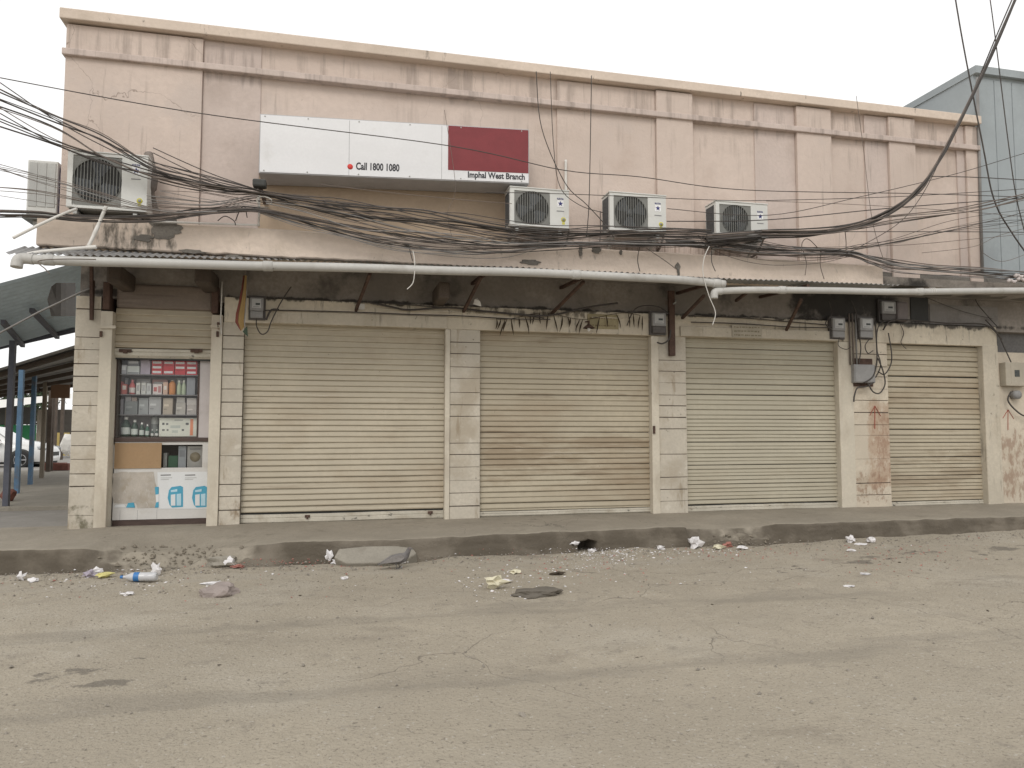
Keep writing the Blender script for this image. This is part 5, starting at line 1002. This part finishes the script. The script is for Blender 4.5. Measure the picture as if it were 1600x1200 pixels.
crumple(139, 902, .045, .03, M['lilac'], 'lilac plastic scrap left of the yellow wrapper', 3, 'plastic', 'plastic_scrap'); crumple(150, 897.5, .05, .03, M['paper'], 'white paper touching the lilac scrap', 4); crumple(162, 903, .08, .022, M['yellow'], 'pale yellow wrapper left of the plastic bottle', 5, 'wrapper', 'wrapper')
crumple(244, 900, .045, .055, M['paper'], 'upright white paper right of the plastic bottle', 6); crumple(356, 885.5, .06, .045, M['paper'], 'white paper at the edge of the dirt ramp', 7); crumple(372, 887, .05, .012, M['redscrap'], 'reddish scrap right of the paper on the dirt ramp', 21, 'scrap', 'scrap')
crumple(327, 912, .08, .008, M['paper'], 'flat white paper above the pinkish stone', 8); crumple(200, 930, .05, .012, M['paper'], 'flat paper scrap in front of the plastic bottle', 17)
crumple(514, 876, .035, .05, M['paper'], 'white curled paper left of the fallen slab', 9); crumple(527, 881, .05, .03, M['paper'], 'white paper ball touching the fallen slab', 10); crumple(538, 905, .035, .014, M['paper'], 'small white scrap in front of the fallen slab', 11)
crumple(632, 881, .04, .022, M['paper'], 'white scrap just ahead of the pigeon', 12); crumple(772, 920, .085, .045, M['creampaper'], 'cream crumpled paper with pointed folds near the dark stone', 13); crumple(788, 911, .065, .016, M['paper'], 'white strip of paper right of the cream one', 14); crumple(804, 896, .05, .02, M['creampaper'], 'small cream scrap above the white strip', 15)
crumple(1033, 859, .045, .025, M['paper'], 'white paper below the kerb, left of the plastic bag', 16); crumple(1085, 857, .075, .07, M['paper'], 'white plastic bag ball at the foot of the kerb', 18, 'bag', 'plastic_bag'); crumple(1122, 858, .07, .025, M['creampaper'], 'cream scrap right of the plastic bag', 19); crumple(1136, 855, .06, .03, M['redscrap'], 'reddish scrap right of the plastic bag', 20, 'scrap', 'scrap'); crumple(1160, 859, .055, .022, M['paper'], 'white scrap at the right end of the kerb gap', 22)
crumple(1329, 848, .05, .035, M['paper'], 'left of two white papers under the right kerb', 23); crumple(1361, 848, .055, .04, M['paper'], 'right of two white papers under the right kerb', 24); crumple(1345, 851, .07, .012, M['paper'], 'flat white paper lying between two others, right kerb', 25); crumple(1330, 861, .05, .015, M['paper'], 'white scrap below the papers at the right kerb', 26); crumple(1353, 897, .06, .006, M['paper'], 'flat white paper alone on the right road', 27); crumple(1326, 916, .055, .006, M['paper'], 'flattest paper, low on the right road', 28)
crumple(870, 898, .07, .012, M['dryleaf'], 'dark flat twig of leaves among the litter', 29, 'leaf', 'leaf_twig'); crumple(898, 851, .05, .02, M['paper'], 'white scrap beside the drain hole', 30); crumple(925, 862, .045, .018, M['paper'], 'white scrap right of the drain hole', 31)
# stones
def stone(px, py, rx, ry, rz, m, label, seed, cat='stone', name='stone'):
    p = GR(px, py); mb = lump((p.x, p.y, p.z + rz * .25), rx, ry, rz, seed, 3, .3); mb.build(name, m, label=label, cat=cat)
stone(342, 930, .15, .10, .075, mat('pinkish_grey_stone', (.30, .255, .235), .95, .1, 8, bump=.6), 'pinkish grey stone low on the left road', 3); stone(838, 930, .22, .10, .05, mat('dark_flat_stone', (.13, .115, .095), .95, .1, 8, bump=.6), 'dark flat stone on the road below the drain hole', 5); stone(350, 880, .16, .1, .06, M['slabc'], 'half buried lump at the foot of the dirt ramp', 6)
# slab fallen against the kerb
e0 = -1.66
FS = [(.02, -1.66, -.085), (.30, -1.645, -.07), (.62, -1.65, -.075), (.80, -1.68, -.10), (.84, -1.74, -.15), (.72, -1.80, -.205), (.45, -1.83, -.22), (.10, -1.82, -.215), (-.03, -1.75, -.16)]
mb = MB(); n = len(FS); mb.add([Vector(p) for p in FS] + [Vector((x + .02, y + .07, z - .11)) for x, y, z in FS], [tuple(range(n)), tuple(range(2 * n - 1, n - 1, -1))] + [(k, (k + 1) % n, n + (k + 1) % n, n + k) for k in range(n)])
mb.build('fallen_slab', M['slabc'], bevel=.015, label='pale broken cement slab leaning against the kerb by the pigeon', cat='slab')
# plastic bottle with a blue label
p = GR(190, 909); q = GR(226, 910); d = (q - p); L_ = .32; d.z = 0; d.normalize(); r_ = .042
c0 = p + Vector((0, 0, .0)); zc_ = max(down(p.x + d.x * t, p.y + d.y * t) for t in (.05, .15, .25)) + r_ + .001
PB = thing('plastic_bottle', (c0.x, c0.y, zc_ - r_), 'clear plastic bottle with a blue label lying on the road', 'bottle')
M['pet'] = mat('cloudy_clear_plastic', (.50, .50, .51), .25, .1, 20, spec=.5); M['petblue'] = plain('blue_bottle_label', (.04, .17, .42), .4)
def along(prof): 
    P = [Vector((c0.x + d.x * t, c0.y + d.y * t, zc_)) for t, _ in prof]; return P, [r for _, r in prof]
P, R = along([(.0, .012), (.02, .014), (.03, .014), (.05, .022), (.09, .04), (.11, r_), (.20, r_), (.215, r_ * .93), (.23, r_), (.30, r_), (.32, r_ * .8)]); MB().tube(P, R, 14).build('body', M['pet'], PB)
P, R = along([(.115, r_ + .0015), (.165, r_ + .0015)]); MB().tube(P, R, 14, False).build('label_wrap', M['petblue'], PB); P, R = along([(-.012, .014), (.014, .0155)]); MB().tube(P, R, 10).build('cap', M['petblue'], PB)

# pigeon pecking ahead, facing right
bp = GR(619, 889); PG = thing('pigeon', bp, 'grey pigeon standing in front of the fallen slab, facing right', 'pigeon')
sp = [(-.19, .055, .030, .004), (-.15, .062, .028, .006), (-.10, .075, .030, .012), (-.06, .088, .042, .034), (-.01, .100, .052, .050), (.04, .106, .052, .054), (.08, .118, .044, .048), (.105, .142, .030, .034), (.118, .168, .022, .025), (.128, .190, .022, .024), (.140, .203, .019, .019), (.153, .204, .009, .009), (.166, .199, .005, .005), (.176, .194, .001, .001)]
mb = MB(); nr = 14; vs_ = []
for i, (x, z, wy, wz) in enumerate(sp):
    a = sp[max(0, i - 1)]; b = sp[min(len(sp) - 1, i + 1)]; t = Vector((b[0] - a[0], 0, b[1] - a[1])).normalized(); up_ = Vector((-t.z, 0, t.x))
    for k in range(nr):
        an = 2 * math.pi * k / nr; vs_.append(bp + Vector((x, 0, z)) + Vector((0, 1, 0)) * (wy * math.cos(an)) + up_ * (wz * math.sin(an)))
mb.add(vs_, [(i * nr + k, i * nr + (k + 1) % nr, (i + 1) * nr + (k + 1) % nr, (i + 1) * nr + k) for i in range(len(sp) - 1) for k in range(nr)] + [tuple(range(nr))], True)
for sgn in (-1, 1):
    f = bp + Vector((.02 + .015 * sgn, .02 * sgn, 0)); mb.tube([f + Vector((-.012, 0, .062)), f + Vector((-.004, 0, .035)), f + Vector((0, 0, .006))], [.010, .0045, .004], 6)
    for an in (-.5, 0, .5, 3.14): mb.tube([f + Vector((0, 0, .005)), f + Vector((.028 * math.cos(an), .028 * math.sin(an), .003))], [.004, .002], 5)
mb.build('body', mat('pigeon_grey_feathers', (.155, .145, .14), .8, .2, 14, [((.06, .055, .06), .7, 9, .52, .15)]), PG)
for sgn in (-1, 1):
    w = MB(); P = [(-.16, .066), (-.05, .135), (.05, .148), (.085, .120), (.04, .085), (-.06, .075)]
    w.add([bp + Vector((x, sgn * (.034 + .028 * (1 - abs(x) * 4)), z)) for x, z in P] + [bp + Vector((x, sgn * (.026 + .024 * (1 - abs(x) * 4)), z)) for x, z in P], [tuple(range(6)), tuple(range(11, 5, -1))] + [(k, (k + 1) % 6, 6 + (k + 1) % 6, 6 + k) for k in range(6)]); w.build('wing', mat('pigeon_wing_%d' % (sgn + 1), (.23, .215, .205), .85, .15, 30, [((.08, .075, .075), .6, 12, .55, .1, (1, 1, 3))]), PG)
    lump((bp.x + .137, bp.y + sgn * .0195, bp.z + .208), .004, .003, .004, 1, 1, 0).build('eye', M['redscrap'], PG)

# ------------------------------------------------------------------ fine litter and gravel
def scatter(name, n, pick, m, label, size, flat, seed, cat):
    rn = random.Random(seed); mb = MB()
    for _ in range(n):
        px, py = pick(rn); h = _bvh.ray_cast(CAMPOS, _ray(px, py).normalized())[0]
        if h is None: continue
        s = rn.uniform(*size) * (.6 + .8 * rn.random() ** 2); a = rn.uniform(0, 6.28); u = Vector((math.cos(a), math.sin(a), rn.uniform(-.3, .3))) * s; v = Vector((-math.sin(a), math.cos(a), rn.uniform(-.3, .3))) * s * rn.uniform(.4, .9); t = Vector((0, 0, s * flat))
        b = h + Vector((0, 0, s * flat * .3)); k = [rn.uniform(.6, 1.2) for _ in range(4)]
        mb.add([b - u * k[0], b - v * k[1], b + u * k[2], b + v * k[3], b + t, b - t * .3], [(0, 1, 4), (1, 2, 4), (2, 3, 4), (3, 0, 4), (1, 0, 5), (2, 1, 5), (3, 2, 5), (0, 3, 5)])
    return mb.build(name, m, origin=(0, 0, 0), label=label, cat=cat, kind='stuff')
def band(x0, x1, y0, y1, sk=0):
    def f(rn):
        x = rn.uniform(x0, x1); b = 880 - 47 * (x - 450) / 1150 ; return x, b + rn.uniform(y0, y1) * (rn.random() ** sk if sk else 1)
    return f
def clump(cx, cy, sx_, sy_): return lambda rn: (rn.gauss(cx, sx_), max(rn.gauss(cy, sy_), cy - 1.2 * sy_))
def multi(*fs): return lambda rn: rn.choice(fs)(rn)
scatter('fine_litter', 640, multi(clump(910, 872, 60, 12), clump(945, 866, 45, 7), clump(985, 862, 40, 5), clump(860, 892, 55, 10), clump(960, 866, 40, 6), clump(1110, 860, 40, 4), clump(800, 915, 40, 10), clump(200, 905, 70, 12), band(0, 1600, 2, 60)), M['paper'], 'pale litter flakes scattered over the road by the kerb', (.008, .02), .35, 2, 'litter')
scatter('brown_litter', 520, multi(clump(900, 880, 90, 18), clump(1150, 864, 70, 6), clump(480, 880, 80, 5), clump(1400, 872, 60, 16), band(0, 1600, 0, 80, 1)), M['redscrap'], 'reddish brown crumbs scattered along the kerb foot', (.007, .018), .5, 3, 'litter')
scatter('dark_litter', 500, multi(band(0, 1600, 0, 70, 1), band(0, 1600, 0, 60, 1), band(0, 1600, 10, 200, 1), clump(1410, 872, 50, 12), clump(560, 905, 100, 14), clump(140, 915, 60, 10)), M['dryleaf'], 'dark leaf bits scattered over the road', (.006, .020), .12, 4, 'litter')
scatter('gravel', 1900, multi(band(0, 1600, 0, 22, 1), band(0, 1600, 0, 40, 1), band(0, 1600, 10, 330, 2), band(-100, 1700, -4, 12)), mat('dusty_gravel', (.25, .225, .19), .95, .25, 20), 'dusty gravel spread along the kerb and road', (.006, .018), .7, 5, 'gravel')

# beam ends, bolts and a pale conduit by the medicine shop
for px, py, w in ((187, 431, 24), (322, 433, 26), (690, 456, 18)):
    a, b = W(px - w / 2, py + 16, -.3), W(px + w / 2, py - 10, -.3); mb = MB(); mb.box(a.x, b.x, -.55, .1, a.z, min(b.z, 3.28)); mb.build('beam_end', M['brownpost'], BL, bevel=.03)
for px0, px1, py in ((156, 181, 511), (329, 345, 510)):
    a, b = W(px0, py, -.05), W(px1, py, -.05); MB().bar(a, b, .02, .035).build('bolt', M['rail'], BL)
for px, py in ((158, 522), (340, 522), (341, 508)):
    q = W(px, py, -.04); MB().box(q.x - .014, q.x + .014, -.06, -.029, q.z - .035, q.z + .035).build('hinge', M['rustiron'], BL, bevel=.004)
strand([(347, 440), (346, 470), (345, 500), (346, 522)], -.04, .009, M['cable_white'], 'pale conduit beside the flag, right of the half raised shutter', None)

for px in (545, 690):                            # seams and fixings of the sign board
    xx = WX(px, sy, 275); box('seam', M['greyprint'], xx - .002, xx + .002, sy - .001, sy + .003, sgz(xx) + .014, sgz(xx) + .70, SG)
for px in (412, 480, 560, 640, 720, 815):
    for dz in (.03, .69): xx = WX(px, sy, 275); MB().lathe((xx, sy - .004, sgz(xx) + dz), [(.001, 0), (.009, 0), (.009, .005)], 8, 'Y').build('screw', M['galv'], SG)
for i, (px, py) in enumerate(((480, 813), (672, 807))):
    q = W(px, py - 6, SY - .02); mb = MB(); mb.box(q.x - .03, q.x + .035, SY - .03, SY - .011, q.z - .012, q.z + .02); mb.box(q.x - .008, q.x + .014, SY - .04, SY - .03, q.z - .035, q.z + .01); mb.build('lock_hasp', M['rustiron'], BL, bevel=.004)
scatter('dirt_clods', 170, multi(clump(255, 866, 42, 9), clump(225, 880, 40, 6), clump(310, 862, 25, 7), clump(1150, 845, 30, 6)), mat('dry_dirt_clod', (.21, .182, .142), .95, .25, 12, bump=.8), 'dry dirt clods on the crumbled kerb ramps', (.012, .036), .75, 6, 'dirt')
q0, q1 = W(1424, 502, .08), W(1450, 462, .08); box('dark_niche', M['acdark'], q0.x, q1.x, .082, .12, q0.z, q1.z, BL)
